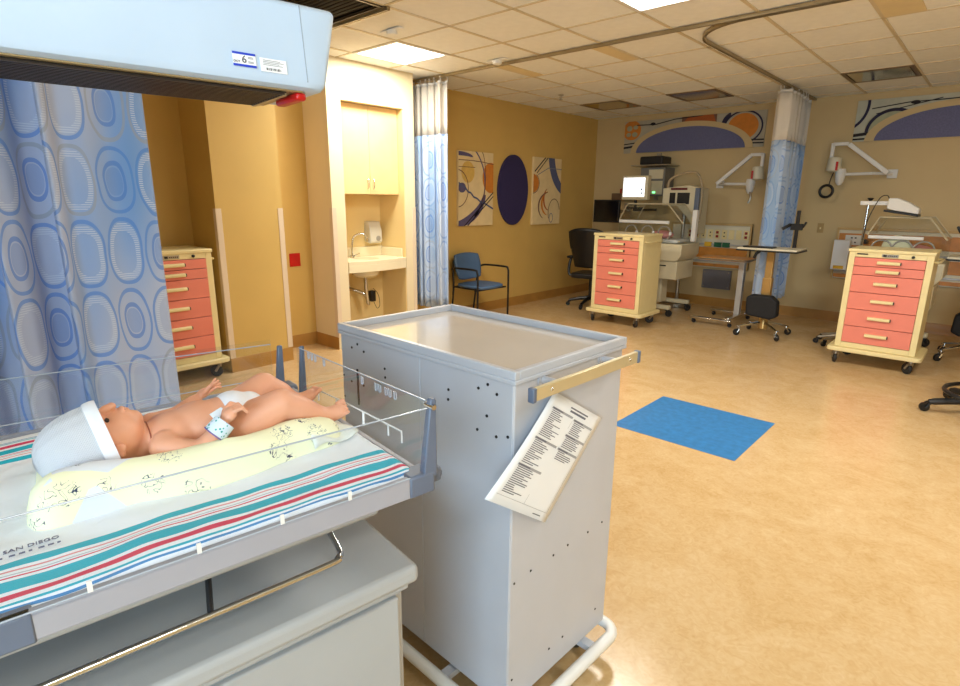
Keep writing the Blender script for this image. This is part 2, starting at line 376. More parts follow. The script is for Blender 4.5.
# dark slotted ceiling grille near the warmer heater
M_grille = mat('dark_grille', (58, 50, 48), 0.4, 0.3, vary=0.15)
x0, x1, y0, y1 = cell(0, -2); t = thing('ceiling_grille', 'dark slotted ceiling grille beyond the heater hood', 'air grille', ((x0+x1)/2, (y0+y1)/2, H)); hw = T/2-.006
pbox('grille_back', M_black, t, -hw, hw, -hw, hw, 0.012, 0.02)
for k in range(14):
    yy = -hw+.03+k*(2*hw-.06)/13; part('slat', M_grille, t, lambda b: obox(b, (0, yy, 0), (2*hw-.04, 0.02, 0.006), (0.5, 0, 0)))
bm = nb()
for (a, b_, c_, d_) in ((-hw, hw, -hw, -hw+.02), (-hw, hw, hw-.02, hw), (-hw, -hw+.02, -hw+.02, hw-.02), (hw-.02, hw, -hw+.02, hw-.02)): box(bm, a, b_, c_, d_, -0.008, 0.012)
obj('grille_frame', bm, M_grille, t)
# sprinklers
def sprinkler(x, y, m, label, s=1.0):
    t = thing('sprinkler_head', label, 'sprinkler', (x, y, H)); 
    part('escutcheon', m, t, lambda b: lathe(b, [(0.035*s, 0), (0.033*s, -0.006), (0.015*s, -0.012), (0.012*s, -0.012)]))
    part('frame', m, t, lambda b: (tube(b, [(-.012*s, 0, -.012), (-.014*s, 0, -.03*s), (0, 0, -.05*s)], .004*s, 6), tube(b, [(.012*s, 0, -.012), (.014*s, 0, -.03*s), (0, 0, -.05*s)], .004*s, 6)))
    part('deflector', m, t, lambda b: lathe(b, [(0, -.048*s), (.022*s, -.05*s), (.022*s, -.054*s), (0, -.054*s)]))
sprinkler(-4.30, 6.17, M_steel, 'small metal sprinkler over the blue seat chair side')
def ceiling_sensor(x, y, label):
    t = thing('ceiling_sensor', label, 'sensor', (x, y, H))
    part('wing_plate', M_tile, t, lambda b: box(b, -.11, .11, -.025, .025, -.008, 0), 0.002)
    part('housing', M_tile, t, lambda b: lathe(b, [(.042, -.008), (.042, -.032), (.036, -.038), (0, -.040)]))
ceiling_sensor(-3.71, 3.06, 'pale round ceiling sensor beside the light over the sink')
ceiling_sensor(-3.72, 4.30, 'pale round ceiling sensor just before the long curtain track')
# curtain tracks
def track(name, pts, label):
    bm = nb(); P = [Vector(p) for p in pts]; rings = []
    for i, p in enumerate(P):
        t_ = (P[min(i+1, len(P)-1)]-P[max(i-1, 0)]).normalized(); n = Vector((-t_.y, t_.x, 0))
        rings.append([bm.verts.new(p + n*a + Vector((0, 0, z))) for a, z in ((-.012, 0), (.012, 0), (.012, -.024), (.005, -.024), (.005, -.016), (-.005, -.016), (-.005, -.024), (-.012, -.024))])
    for A, B in zip(rings[:-1], rings[1:]):
        for k in range(8): bm.faces.new((A[k], A[(k+1) % 8], B[(k+1) % 8], B[k]))
    bm.faces.new(rings[0]); bm.faces.new(rings[-1][::-1])
    o = obj(name, bm, M_track); tag(o, label, 'curtain track', 'ceiling curtain tracks')
zt = H-0.0005
track('curtain_track', [(XL+.02, 4.42, zt), (XR-.02, 4.42, zt)], 'long straight curtain track crossing the ceiling before the sink block')
arc = [(-2.02+0.45-0.45*math.cos(a), 4.46+0.45-0.45*math.sin(a), zt) for a in [PI/2*(1-k/10) for k in range(11)]]
arc = [(-1.57+1.4, 4.46, zt)] + arc + [(-2.02, YB-.02, zt)]
track('curtain_track', arc, 'curved curtain track turning toward the back wall between the murals')
arc2 = [(-3.2+0.4-0.4*math.cos(a), 2.68-0.4+0.4*math.sin(a), zt) for a in [PI/2*k/10 for k in range(11)]]
track('curtain_track', [(-3.2, -2.4, zt)] + arc2 + [(0.5, 2.68, zt)], 'curtain track bending around the infant warmer bay')
track('curtain_track', [(-5.1, 2.70, zt), (-3.3, 2.70, zt)], 'short curtain track between the recess and the warmer bay')

# ------------------------------------------------------------------ curtains
def curtain_material(name, g0, g1, ring_a, ring_b, k):
    m = bpy.data.materials.new(name); m.use_nodes = True; nt = m.node_tree; N = nt.nodes; L = nt.links; b = N['Principled BSDF']
    b.inputs['Roughness'].default_value = 0.8; b.inputs['Sheen Weight'].default_value = 0.1
    def val(x):
        return x
    def mth(op, a, b_=None, c=None, clamp=False):
        n = N.new('ShaderNodeMath'); n.operation = op; n.use_clamp = clamp
        for k, v in enumerate((a, b_, c)):
            if v is None: continue
            if hasattr(v, 'is_linked') or hasattr(v, 'node'): L.new(v, n.inputs[k])
            else: n.inputs[k].default_value = v
        return n.outputs[0]
    tc = N.new('ShaderNodeTexCoord'); sp = N.new('ShaderNodeSeparateXYZ'); L.new(tc.outputs['UV'], sp.inputs[0])
    nz = N.new('ShaderNodeTexNoise'); nz.inputs['Scale'].default_value = 4.0; nz.inputs['Detail'].default_value = 1; L.new(tc.outputs['UV'], nz.inputs['Vector'])
    U = mth('ADD', mth('DIVIDE', sp.outputs['X'], 0.175), mth('MULTIPLY', nz.outputs['Fac'], 0.22))
    V = mth('ADD', mth('DIVIDE', sp.outputs['Y'], 0.34), mth('MULTIPLY', nz.outputs['Fac'], -0.18))
    iu, iv = mth('FLOOR', U), mth('FLOOR', V)
    fu = mth('ABSOLUTE', mth('MULTIPLY', mth('SUBTRACT', mth('FRACT', U), 0.5), 2.0)); fv = mth('ABSOLUTE', mth('MULTIPLY', mth('SUBTRACT', mth('FRACT', V), 0.5), 2.0))
    r = mth('POWER', mth('ADD', mth('POWER', fu, 2.4), mth('POWER', fv, 2.4)), 1/2.4)
    wn = N.new('ShaderNodeTexWhiteNoise'); wn.noise_dimensions = '2D'; cb = N.new('ShaderNodeCombineXYZ'); L.new(iu, cb.inputs[0]); L.new(iv, cb.inputs[1]); L.new(cb.outputs[0], wn.inputs['Vector'])
    ws = N.new('ShaderNodeSeparateColor'); L.new(wn.outputs['Color'], ws.inputs[0])
    def band(a, b_): return mth('MULTIPLY', mth('GREATER_THAN', r, a), mth('LESS_THAN', r, b_))
    outer = band(0.84, 0.95); inner = band(0.44, 0.56); core = mth('LESS_THAN', r, 0.40)
    pick1 = mth('GREATER_THAN', ws.outputs[0], 0.35); pick2 = mth('GREATER_THAN', ws.outputs[1], 0.45); pick3 = mth('GREATER_THAN', ws.outputs[2], 0.72)
    def mix(fac, a, b_):
        n = N.new('ShaderNodeMix'); n.data_type = 'RGBA'
        if hasattr(fac, 'node'): L.new(fac, n.inputs[0])
        else: n.inputs[0].default_value = fac
        for k, v in ((6, a), (7, b_)):
            if hasattr(v, 'node'): L.new(v, n.inputs[k])
            else: n.inputs[k].default_value = v
        return n.outputs[2]
    # ground runs from silvery to blue in broad vertical sweeps
    ng = N.new('ShaderNodeTexNoise'); ng.inputs['Scale'].default_value = 1.6; ng.inputs['Detail'].default_value = 0
    mp = N.new('ShaderNodeMapping'); mp.inputs['Scale'].default_value = (1.6, 0.35, 1); L.new(tc.outputs['UV'], mp.inputs['Vector']); L.new(mp.outputs[0], ng.inputs['Vector'])
    gr = N.new('ShaderNodeMapRange'); gr.inputs['From Min'].default_value = 0.47; gr.inputs['From Max'].default_value = 0.66; L.new(ng.outputs['Fac'], gr.inputs['Value'])
    ground = mix(gr.outputs[0], lin(g0), lin(g1))
    hatch = mth('MULTIPLY', mth('MULTIPLY', mth('GREATER_THAN', mth('SINE', mth('MULTIPLY', sp.outputs['Y'], 620.0)), 0.2), band(0.60, 0.80)), mth('SUBTRACT', 1.0, pick2))
    colr = mix(mth('MULTIPLY', core, mth('MULTIPLY', pick2, 0.55*k)), ground, lin((84, 128, 200)))
    colr = mix(mth('MULTIPLY', mth('MULTIPLY', inner, pick2), k), colr, lin((72, 124, 204)))
    ringc = mix(pick1, lin(ring_a), lin(ring_b))
    colr = mix(mth('MULTIPLY', outer, k), colr, ringc)
    colr = mix(mth('MULTIPLY', hatch, 0.7), colr, lin((206, 216, 232)))
    L.new(colr, b.inputs['Base Color'])
    wv = N.new('ShaderNodeTexNoise'); wv.inputs['Scale'].default_value = 400; L.new(tc.outputs['UV'], wv.inputs['Vector'])
    bp = N.new('ShaderNodeBump'); bp.inputs['Strength'].default_value = 0.15; bp.inputs['Distance'].default_value = 0.002; L.new(wv.outputs['Fac'], bp.inputs['Height']); L.new(bp.outputs['Normal'], b.inputs['Normal'])
    return m
M_curtain = curtain_material('curtain_print', (176, 188, 216), (104, 152, 214), (152, 160, 176), (74, 132, 212), 0.66)
M_curtain_far_light = curtain_material('curtain_print_far_light', (186, 202, 226), (150, 178, 214), (170, 180, 196), (120, 156, 206), 0.6)  # same cloth as the near curtain; the differing far light is put into paler colours
def mesh_material():
    m = bpy.data.materials.new('curtain_net'); m.use_nodes = True; nt = m.node_tree; N = nt.nodes; L = nt.links
    b = N['Principled BSDF']; b.inputs['Base Color'].default_value = lin((226, 218, 206)); b.inputs['Roughness'].default_value = 0.9
    tr = N.new('ShaderNodeBsdfTransparent'); mx = N.new('ShaderNodeMixShader')
    tc = N.new('ShaderNodeTexCoord'); ck = N.new('ShaderNodeTexChecker'); ck.inputs['Scale'].default_value = 300; L.new(tc.outputs['UV'], ck.inputs['Vector'])
    mr = N.new('ShaderNodeMapRange'); mr.inputs['To Min'].default_value = 0.12; mr.inputs['To Max'].default_value = 0.28; L.new(ck.outputs['Fac'], mr.inputs['Value'])
    L.new(mr.outputs[0], mx.inputs['Fac']); L.new(b.outputs[0], mx.inputs[1]); L.new(tr.outputs[0], mx.inputs[2]); L.new(mx.outputs[0], N['Material Output'].inputs['Surface'])
    return m
M_net = mesh_material()
def sheet(name, path, z0, z1, m, parent, nz=10, flare=0.0, u0=0.0, jit=0.0):
    # path: list of 2d points at the top; at the bottom the folds open by the flare factor about the path centre line
    bm = nb(); uv = bm.loops.layers.uv.new('UVMap'); rows = []; us = [u0]
    for a, b_ in zip(path[:-1], path[1:]): us.append(us[-1] + math.dist(a, b_))
    n = len(path)
    for k in range(nz+1):
        t = k/nz; z = z0 + (z1-z0)*t; row = []
        for i, (x, y) in enumerate(path):
            s = flare*(1-t); sx = math.sin(i*1.7+3*t)*jit*(1-t)
            row.append(bm.verts.new((x + sx, y + math.cos(i*1.1+2*t)*jit*(1-t), z)))
        rows.append(row)
    for k in range(nz):
        for i in range(n-1):
            f = bm.faces.new((rows[k][i], rows[k][i+1], rows[k+1][i+1], rows[k+1][i]))
            for lp, (ii, kk) in zip(f.loops, ((i, k), (i+1, k), (i+1, k+1), (i, k+1))):
                lp[uv].uv = (us[ii], z0 + (z1-z0)*kk/nz)
    return obj(name, bm, m, parent, thick=0.002)
def curtain(label, path, base, m=None, z0=0.33, zm=2.155, z1=2.655, u0=0.0, jit=0.0, hooks=8):
    t = thing('privacy_curtain', label, 'curtain', (base[0], base[1], 0))
    loc_path = [(p[0]-base[0], p[1]-base[1]) for p in path]
    sheet('printed_panel', loc_path, z0, zm, m or M_curtain, t, 14, u0=u0, jit=jit)
    sheet('net_panel', loc_path, zm, z1, M_net, t, 4, u0=u0)
    sheet('hem_tape', [(a, b_) for a, b_ in loc_path], z1-.012, z1+.018, M_white, t, 1)
    step = max(1, len(loc_path)//hooks)
    hook_me = None
    for a, b_ in loc_path[::step]:
        if hook_me is None:
            bm = nb(); tube(bm, [(0, 0, z1), (0.008, 0, z1+.014), (0, 0, z1+.03), (0, 0, H-.026)], .0025, 6); box(bm, -.006, .006, -.006, .006, H-.03, H-.02); h = obj('hook', bm, M_white, t); hook_me = h.data
        else:
            h = bpy.data.objects.new('hook', hook_me); C.objects.link(h); h.parent = t
        h.location = (a, b_, 0)
    return t
lp_ = [(-3.205, 1.078), (-3.19, 0.985), (-3.20, 0.90), (-3.16, 0.80), (-3.17, 0.71), (-3.11, 0.66), (-3.10, 0.635), (-3.16, 0.64), (-3.25, 0.66), (-3.25, 0.58), (-3.18, 0.52), (-3.13, 0.46), (-3.10, 0.42), (-3.15, 0.42), (-3.24, 0.44), (-3.24, 0.36), (-3.15, 0.30), (-3.12, 0.22), (-3.19, 0.14), (-3.25, 0.05), (-3.18, -0.04), (-3.12, -0.12), (-3.2, -0.22)]
curtain('blue curtain printed with ovals hanging behind the infant warmer', [(p.x, p.y) for p in smooth_path([(a, b_, 0) for a, b_ in lp_], 5)], (-3.2, 0.45), z0=0.30, u0=0.07, hooks=9)
n = 80; fp = [(-5.06+0.535*k/n + 0.02*math.sin(k*.9), 4.42+0.055*math.sin(2*PI*6.5*k/n)*(0.7+0.3*math.sin(k*.37))) for k in range(n+1)]
curtain('pale blue curtain gathered beside the sink niche against the tan wall', fp, (-4.8, 4.42), M_curtain_far_light, z0=0.28, u0=0.4, hooks=12)
n = 90; bp_ = [(-2.07+(0.12)*math.sin(2*PI*7*k/n)*(0.75+0.25*math.sin(k*.51)), 7.10+1.05*k/n+0.02*math.sin(k*.9)) for k in range(n+1)]
curtain('blue curtain gathered at the back wall between the two arched murals', bp_, (-2.02, 7.7), M_curtain_far_light, z0=0.30, u0=1.3, jit=0.006, hooks=14)

# ------------------------------------------------------------------ grey supply cart with tray top
RC = math.radians(-1.8)
gc = thing('supply_cart', 'large grey metal supply cart with a tray top and a printed list on its side', 'cart', (-0.787, 0.990, 0), RC)
W, D, ZT = 0.757, 0.506, 1.10
def gbody(b):
    box(b, -W+.008, -.008, .008, D-.008, .12, 1.068)
part('cabinet_body', M_gray, gc, gbody, 0.004)
pbox('side_panel', M_gray, gc, -.352, -.010, .0055, .012, .125, 1.066, 0.0015)
pbox('side_panel', M_gray, gc, -W+.010, -.354, .0055, .012, .125, 1.066, 0.0015)
def tray(b):
    t_ = .018
    box(b, -W, 0, 0, D, 1.066, 1.078); box(b, -W, 0, 0, t_, 1.078, ZT); box(b, -W, 0, D-t_, D, 1.078, ZT); box(b, -W, -W+t_, t_, D-t_, 1.078, ZT); box(b, -t_, 0, t_, D-t_, 1.078, ZT)
tr = part('tray_top', M_gray, gc, tray, 0.0025)
pbox('tray_floor', M_graytop, tr, -W+.019, -.019, .019, D-.019, 1.078, 1.0795)
# bumper rail and casters
def rrect(x0, x1, y0, y1, r, z, n=6):
    out = []
    for cx, cy, a0 in ((x1-r, y1-r, 0), (x0+r, y1-r, PI/2), (x0+r, y0+r, PI), (x1-r, y0+r, 3*PI/2)):
        for k in range(n+1): a = a0+PI/2*k/n; out.append((cx+r*math.cos(a), cy+r*math.sin(a), z))
    return out
part('bumper_rail', M_white, gc, lambda b: tube(b, rrect(-W-.035, .035, -.035, D+.012, .05, .095), .019, 12, closed=True))
part('base_plate', M_gray, gc, lambda b: (box(b, -W+.03, -.03, .03, D-.03, .105, .12), box(b, -W-.03, .03, .10, .13, .085, .105), box(b, -W-.03, .03, D-.13, D-.10, .085, .105), box(b, -.25, -.22, -.03, D, .085, .105), box(b, -W+.22, -W+.25, -.03, D, .085, .105)))
def caster(parent, x, y, ztop, r=0.035, w=0.022, ang=0.0, name='caster', fork=M_steel, wheel=M_rubber):
    c, s = math.cos(ang), math.sin(ang); off = r*0.6
    def P(a, b_, z): return (x + a*c - b_*s, y + a*s + b_*c, z)
    cst = part(name, fork, parent, lambda b: (cyl(b, P(0, 0, ztop-.012), P(0, 0, ztop), r*.7), cyl(b, P(0, 0, 2*r*.9), P(0, 0, ztop-.01), r*.3),
        tube(b, [P(0, w*.8, 2*r*.98), P(off, w*.8, r)], r*.22, 6), tube(b, [P(0, -w*.8, 2*r*.98), P(off, -w*.8, r)], r*.22, 6), tube(b, [P(0, -w*.8, 2*r*.98), P(0, w*.8, 2*r*.98)], r*.25, 6)))
    wh = part('wheel', wheel, cst, lambda b: lathe(b, [(r*.35, -w*.5), (r*.9, -w*.5), (r, -w*.3), (r, w*.3), (r*.9, w*.5), (r*.35, w*.5)], P(off, 0, r), 18, (-s, c, 0)))
    return cst
for (x, y, a) in ((-.07, .07, .4), (-.07, D-.07, 2.4), (-W+.07, .07, 1.2), (-W+.07, D-.07, -.6)): caster(gc, x, y, .107, .043, .026, a)
# screw holes
def dots(axis, pts, r=0.0032):
    for (u_, z) in pts:
        if axis == 'y': part('screw_hole', M_black, gc, lambda b: lathe(b, [(0, 0.0), (r, 0.0), (r, .003), (0, .003)], (u_, .0035, z), 8, (0, 1, 0)))
        else: part('screw_hole', M_black, gc, lambda b: lathe(b, [(0, 0.0), (r, 0.0), (r, .003), (0, .003)], (-.0065, u_, z), 8, (-1, 0, 0)))
dots('y', [(-.686, 1.031), (-.654, 1.047), (-.621, 1.029), (-.515, .997), (-.514, .97), (-.739, .928), (-.696, .916), (-.629, .917), (-.739, .855), (-.235, 1.0), (-.236, .972), (-.124, 1.031), (-.092, 1.048), (-.061, 1.03), (-.094, .965), (-.127, .919), (-.061, .919), (-.023, .93)], .004)
dots('x', [(.445, .512), (.367, .512), (.263, .517), (.194, .517), (.093, .519), (.025, .515), (.439, .197), (.26, .202), (.193, .202), (.025, .209)], .0035)
pbox('cable_slot', M_dark, gc, -.664, -.656, .003, .0065, .845, .965)
# handle bar
hb = part('handle_bar', mat('handle_champagne', (206, 190, 150), 0.3, 0.4, vary=0.03), gc, lambda b: box(b, .044, .056, .012, .482, 1.040, 1.072), 0.002)
for y in (-.006, .470): part('end_cap', M_bluegray, hb, lambda b: box(b, .041, .059, y+.002, y+.016, 1.038, 1.074), 0.003)
for y in (.115, .385): part('standoff', M_gray, hb, lambda b: (cyl(b, (-.009, y, 1.055), (.045, y, 1.055), .011), cyl(b, (-.009, y, 1.055), (-.003, y, 1.055), .02)))
for y in (.07, .43): part('rivet', M_chrome, hb, lambda b: lathe(b, [(0, .003), (.004, .0015), (.005, 0)], (.056, y, 1.056), 10, (1, 0, 0)))

# printed list hanging on the cart's end
def wcart(p):
    c, s = math.cos(RC), math.sin(RC); return Vector((-0.787 + p[0]*c - p[1]*s, 0.990 + p[0]*s + p[1]*c, p[2]))
pa = [Vector(q) for q in ((.000, .150, 1.019), (.000, .384, .880), (.004, .126, .657), (.030, -.136, .842))]   # top, right, bottom, left corners
pl = thing('printed_list', 'white printed checklist sheet taped askew to the grey cart', 'paper', wcart((0, .13, .85)), RC)
org = Vector((0, .13, .85))
def psurf(u, v, lift=0.0):   # u across (left edge corner -> right), v from page top to bottom
    tl, tr_, br, bl = pa[0], pa[1], pa[2], pa[3]
    p = (tl*(1-u) + tr_*u)*(1-v) + (bl*(1-u) + br*u)*v
    return p - org + Vector((lift + 0.004 + 0.006*math.sin(PI*v)*(1-u), 0, 0))
def sheet_fn(b):
    n_ = 10; rows = [[b.verts.new(psurf(i/n_, k/n_)) for i in range(n_+1)] for k in range(n_+1)]
    for k in range(n_):
        for i in range(n_): b.faces.new((rows[k][i], rows[k][i+1], rows[k+1][i+1], rows[k+1][i]))
part('sheet', M_paper, pl, sheet_fn, thick=0.0006)
def strip(b, u0, u1, v0, v1):
    n_ = 4; q = [[b.verts.new(psurf(u0+(u1-u0)*i/n_, v, 0.0009)) for i in range(n_+1)] for v in (v0, v1)]
    for i in range(n_): b.faces.new((q[0][i], q[0][i+1], q[1][i+1], q[1][i]))
rnd = random.Random(3)
M_papertext = mat('paper_text', (104, 106, 120), .7, vary=.1)
def paper_lines(b):
    for (u0, v0, v1) in ((.12, .145, .385), (.12, .43, .64), (.12, .675, .90), (.56, .155, .26), (.56, .30, .385), (.56, .43, .50)):
        v = v0
        while v < v1:
            strip(b, u0, u0+rnd.uniform(.10, .30), v, v+.007); v += .0165
    strip(b, .38, .74, .045, .058); strip(b, .40, .72, .072, .090)
    strip(b, .72, .86, .962, .970)
part('printed_lines', M_papertext, pl, paper_lines, smooth=False)['kind'] = 'stuff'
def paper_heads(b):
    for (u0, v) in ((.10, .118), (.10, .405), (.10, .650), (.53, .128), (.53, .275), (.53, .405)): strip(b, u0, u0+.40, v, v+.020)
    for v in (.925,): strip(b, .08, .94, v, v+.003)
    strip(b, .515, .519, .15, .925); strip(b, .937, .941, .15, .925)
part('printed_headings', M_inkgray, pl, paper_heads, smooth=False)['kind'] = 'stuff'
def paper_headtext(b):
    for (u0, v) in ((.10, .118), (.10, .405), (.10, .650), (.53, .128), (.53, .275), (.53, .405)): strip(b, u0+.01, u0+.20, v+.004, v+.015)
ht = part('heading_text', M_papertext, pl, paper_headtext, smooth=False); ht.location = (0.0006, 0, 0); ht['kind'] = 'stuff'

# ------------------------------------------------------------------ infant warmer
RW = math.radians(82); WO = Vector((-0.72, 0.655, 0))
wr = thing('infant_warmer', 'open infant warmer with clear side panels and a long overhead heater hood', 'infant warmer', WO, RW)
def wpos(x, y, z=0):
    c, s = math.cos(RW), math.sin(RW); return Vector((WO.x + x*c - y*s, WO.y + x*s + y*c, z))
HX = -0.86   # head end
M_traygray = mat('tray_grey', (160, 159, 168), 0.4, vary=0.03)
M_basecab = mat('warmer_base_enamel', (168, 169, 170), 0.35, vary=0.03, scale=5, bump=0.05, bscale=400)
# bed platform
part('bed_tray', M_traygray, wr, lambda b: (box(b, HX, -.006, .006, .69, .955, .968), box(b, HX+.05, -.045, -.004, .010, .957, .997), box(b, HX, -.012, .682, .694, .957, .999), box(b, -.014, -.002, .0, .70, .957, .992)), 0.002)
part('bed_underframe', M_basecab, wr, lambda b: (box(b, HX+.06, -.09, .03, .66, .925, .955),), 0.008)
part('bumper_corner', M_bluegray, wr, lambda b: box(b, -.046, .010, -.006, .04, .955, .998), 0.005)
part('bumper_corner', M_bluegray, wr, lambda b: box(b, -.66, -.590, -.0055, .02, .954, .997), 0.003)
part('bumper_corner', M_bluegray, wr, lambda b: box(b, -.05, .012, .64, .70, .942, .998), 0.008)
pbox('mattress', mat('mattress_vinyl', (214, 218, 226), 0.5, vary=0.03), wr, HX+.03, -.018, .014, .676, .968, .992, 0.008)
# corner posts (tapered)
def post(name, x, y, z0, z1, w0, w1, d, m):
    def fn(b):
        ring0 = [b.verts.new((x+sx*w0/2, y+sy*d/2, z0)) for sx, sy in ((-1, -1), (1, -1), (1, 1), (-1, 1))]
        ring1 = [b.verts.new((x+w0*.3+sx*w1/2, y+sy*d*.4, z1)) for sx, sy in ((-1, -1), (1, -1), (1, 1), (-1, 1))]
        b.faces.new(ring0[::-1]); b.faces.new(ring1)
        for k in range(4): b.faces.new((ring0[k], ring0[(k+1) % 4], ring1[(k+1) % 4], ring1[k]))
    return part(name, m, wr, fn, 0.003)
p1 = post('corner_post', .000, .004, .985, 1.138, .032, .012, .018, M_bluegray)
part('latch', M_bluegray, p1, lambda b: (box(b, .012, .036, .010, .040, .962, .992), box(b, .030, .040, .012, .034, .968, .984)), 0.005)
part('pivot_pin', M_chrome, p1, lambda b: cyl(b, (.006, -.010, 1.124), (.006, .016, 1.124), .005))
p2 = post('corner_post', .000, .585, .985, 1.118, .020, .010, .014, M_bluegray)
p3 = post('corner_post', -.036, .648, .985, 1.112, .024, .012, .016, M_bluegray)
# clear panels with polished edges
def panel(name, pts_fn, edges):
    o = part(name, M_clear, wr, pts_fn, smooth=False)
    part('polished_edge', M_clearedge, o, lambda b: [tube(b, e, .0013, 6) for e in edges] and None)
    return o
pn = panel('side_panel', lambda b: box(b, HX+.02, -.012, -.004, .001, .992, 1.122), [[(HX+.02, -.0015, 1.128), (-.004, -.0015, 1.123)], [(HX+.02, -.004, .998), (-.045, -.004, .998)]])
pf = panel('side_panel', lambda b: box(b, HX+.02, -.045, .668, .673, .992, 1.126), [[(HX+.02, .670, 1.130), (-.045, .670, 1.113)], [(HX+.02, .668, 1.030), (-.045, .668, 1.022)]])
pe = panel('end_panel', lambda b: extrude_poly(b, [(.014, .992), (.60, .992), (.60, 1.1125), (.014, 1.1335)], -.003, .002, 'yz'), [[(0, .59, 1.113), (0, .01, 1.134)]])
# white tabs and outline marks on the clear panels
def wmark(b, e): tube(b, e, .0016, 6)
for x in (-.53, -.40, -.28, -.165): part('white_tab', M_white, pn, lambda b: box(b, x-.003, x+.003, -.0065, -.004, .998, 1.014))
part('white_outline', M_white, pe, lambda b: (tube(b, [(-.006, .47, 1.004), (-.006, .468, 1.031), (-.006, .351, 1.039), (-.006, .236, 1.044), (-.006, .085, 1.050), (-.006, .085, 1.026)], .0018, 6), tube(b, [(-.006, .240, 1.044), (-.006, .240, 1.012)], .0028, 6), tube(b, [(-.006, .136, 1.048), (-.006, .136, 1.024)], .0018, 6), tube(b, [(-.006, .37, 1.038), (-.006, .37, 1.016)], .0018, 6)))
for y in (.53, .51, .49, .44, .25, .19, .175, .15, .135, .115): part('cable_notch', M_clearedge, pe, lambda b: tube(b, [(0, y-.004, 1.124-.02*y), (0, y-.004, 1.110-.02*y), (0, y, 1.107-.02*y), (0, y+.004, 1.110-.02*y), (0, y+.004, 1.124-.02*y)], .0012, 6))
# chrome rail under the bed
part('chrome_rail', M_chrome, wr, lambda b: tube(b, smooth_path([(-.84, .048, .85), (-.5, .050, .85), (-.20, .052, .85), (-.165, .060, .85), (-.150, .085, .852), (-.152, .17, .89)], 6), .006, 10))
part('rail_strut', M_dark, wr, lambda b: tube(b, [(-.385, .052, .85), (-.36, .15, .93)], .005, 8))
# base cabinet
bc = part('base_cabinet', M_basecab, wr, lambda b: box(b, HX-.05, -.030, .06, .62, .10, .745), 0.006)
part('cabinet_lid', M_basecab, wr, lambda b: box(b, HX-.06, -.012, .020, .64, .752, .792), 0.012, segs=3)
part('lid_skirt', M_basecab, wr, lambda b: box(b, HX-.055, -.024, .045, .63, .728, .754), 0.003)
part('drawer_front', M_basecab, bc, lambda b: box(b, HX-.02, -.045, .048, .062, .14, .715), 0.004)
part('pedestal_column', M_basecab, wr, lambda b: box(b, -.48, -.30, .28, .46, .79, .93), 0.01)
part('base_frame', M_traygray, wr, lambda b: (box(b, HX-.05, -.02, .08, .13, .07, .10), box(b, HX-.05, -.02, .55, .60, .07, .10)))
for x in (-.07, HX): 
    for y in (.105, .575): caster(wr, x, y, .075, .034, .024, .5+x)
# rear column and heater hood
part('mast', M_basecab, wr, lambda b: box(b, HX-.17, HX-.06, .24, .44, .10, 1.86), 0.01)
M_hood = mat('hood_paleblue', (192, 212, 236), 0.35, vary=0.02)
def hood(b):
    # cross-section (y,z) : front face leans slightly, underside carries the grille
    sec = [(.246, 1.694), (.251, 1.684), (.262, 1.679), (.455, 1.679), (.480, 1.69), (.490, 1.80), (.475, 1.818), (.275, 1.825), (.264, 1.818)]
    ring = []
    for x, sc in ((HX-.16, 1), (-.082, 1), (-.058, 1), (-.052, .985), (-.049, .95)):
        ring.append([b.verts.new((x + (0.034*(z-1.68)/.14 if x > -.081 else 0), .36+(y-.36)*sc, 1.752+(z-1.752)*sc)) for y, z in sec])
    n_ = len(sec)
    for A, B in zip(ring[:-1], ring[1:]):
        for k in range(n_): b.faces.new((A[k], A[(k+1) % n_], B[(k+1) % n_], B[k]))
    b.faces.new(ring[0][::-1]); b.faces.new(ring[-1])
hd = part('heater_hood', M_hood, wr, hood, 0.004)
part('end_seam', mat('seam_line', (150, 165, 185), .5), hd, lambda b: tube(b, [(-.083, .2462, 1.692), (-.083, .2553, 1.756), (-.083, .2642, 1.82)], .0011, 6))
part('underside_trim', mat('hood_trim', (166, 146, 108), .35, .3), hd, lambda b: box(b, HX-.1, -.085, .264, .47, 1.6765, 1.6795), 0.001)
hg = part('heater_grille', M_black, hd, lambda b: box(b, HX-.08, -.112, .276, .446, 1.6750, 1.6768))
for k in range(13):
    y = .279+k*.0134; part('grille_bar', M_grille, hg, lambda b: box(b, HX-.08, -.114, y, y+.005, 1.6715, 1.6755))
part('grille_clip', M_steel, hg, lambda b: box(b, -.118, -.110, .28, .446, 1.670, 1.675))
part('red_indicator', M_red, hd, lambda b: box(b, -.098, -.078, .266, .37, 1.663, 1.677), 0.005, segs=3)
# stickers on the hood front
M_sticker = mat('sticker_white', (244, 246, 250), .5, vary=.01)
fm = frame_mtx((-.192, .2488, 1.711), (1, 0, 0), (0, .10, 1))
def sticker(name, w_, h_, mtx):
    return part(name, M_sticker, hd, lambda b: box(b, -w_/2, w_/2, -h_/2, h_/2, 0, .0008, mtx))
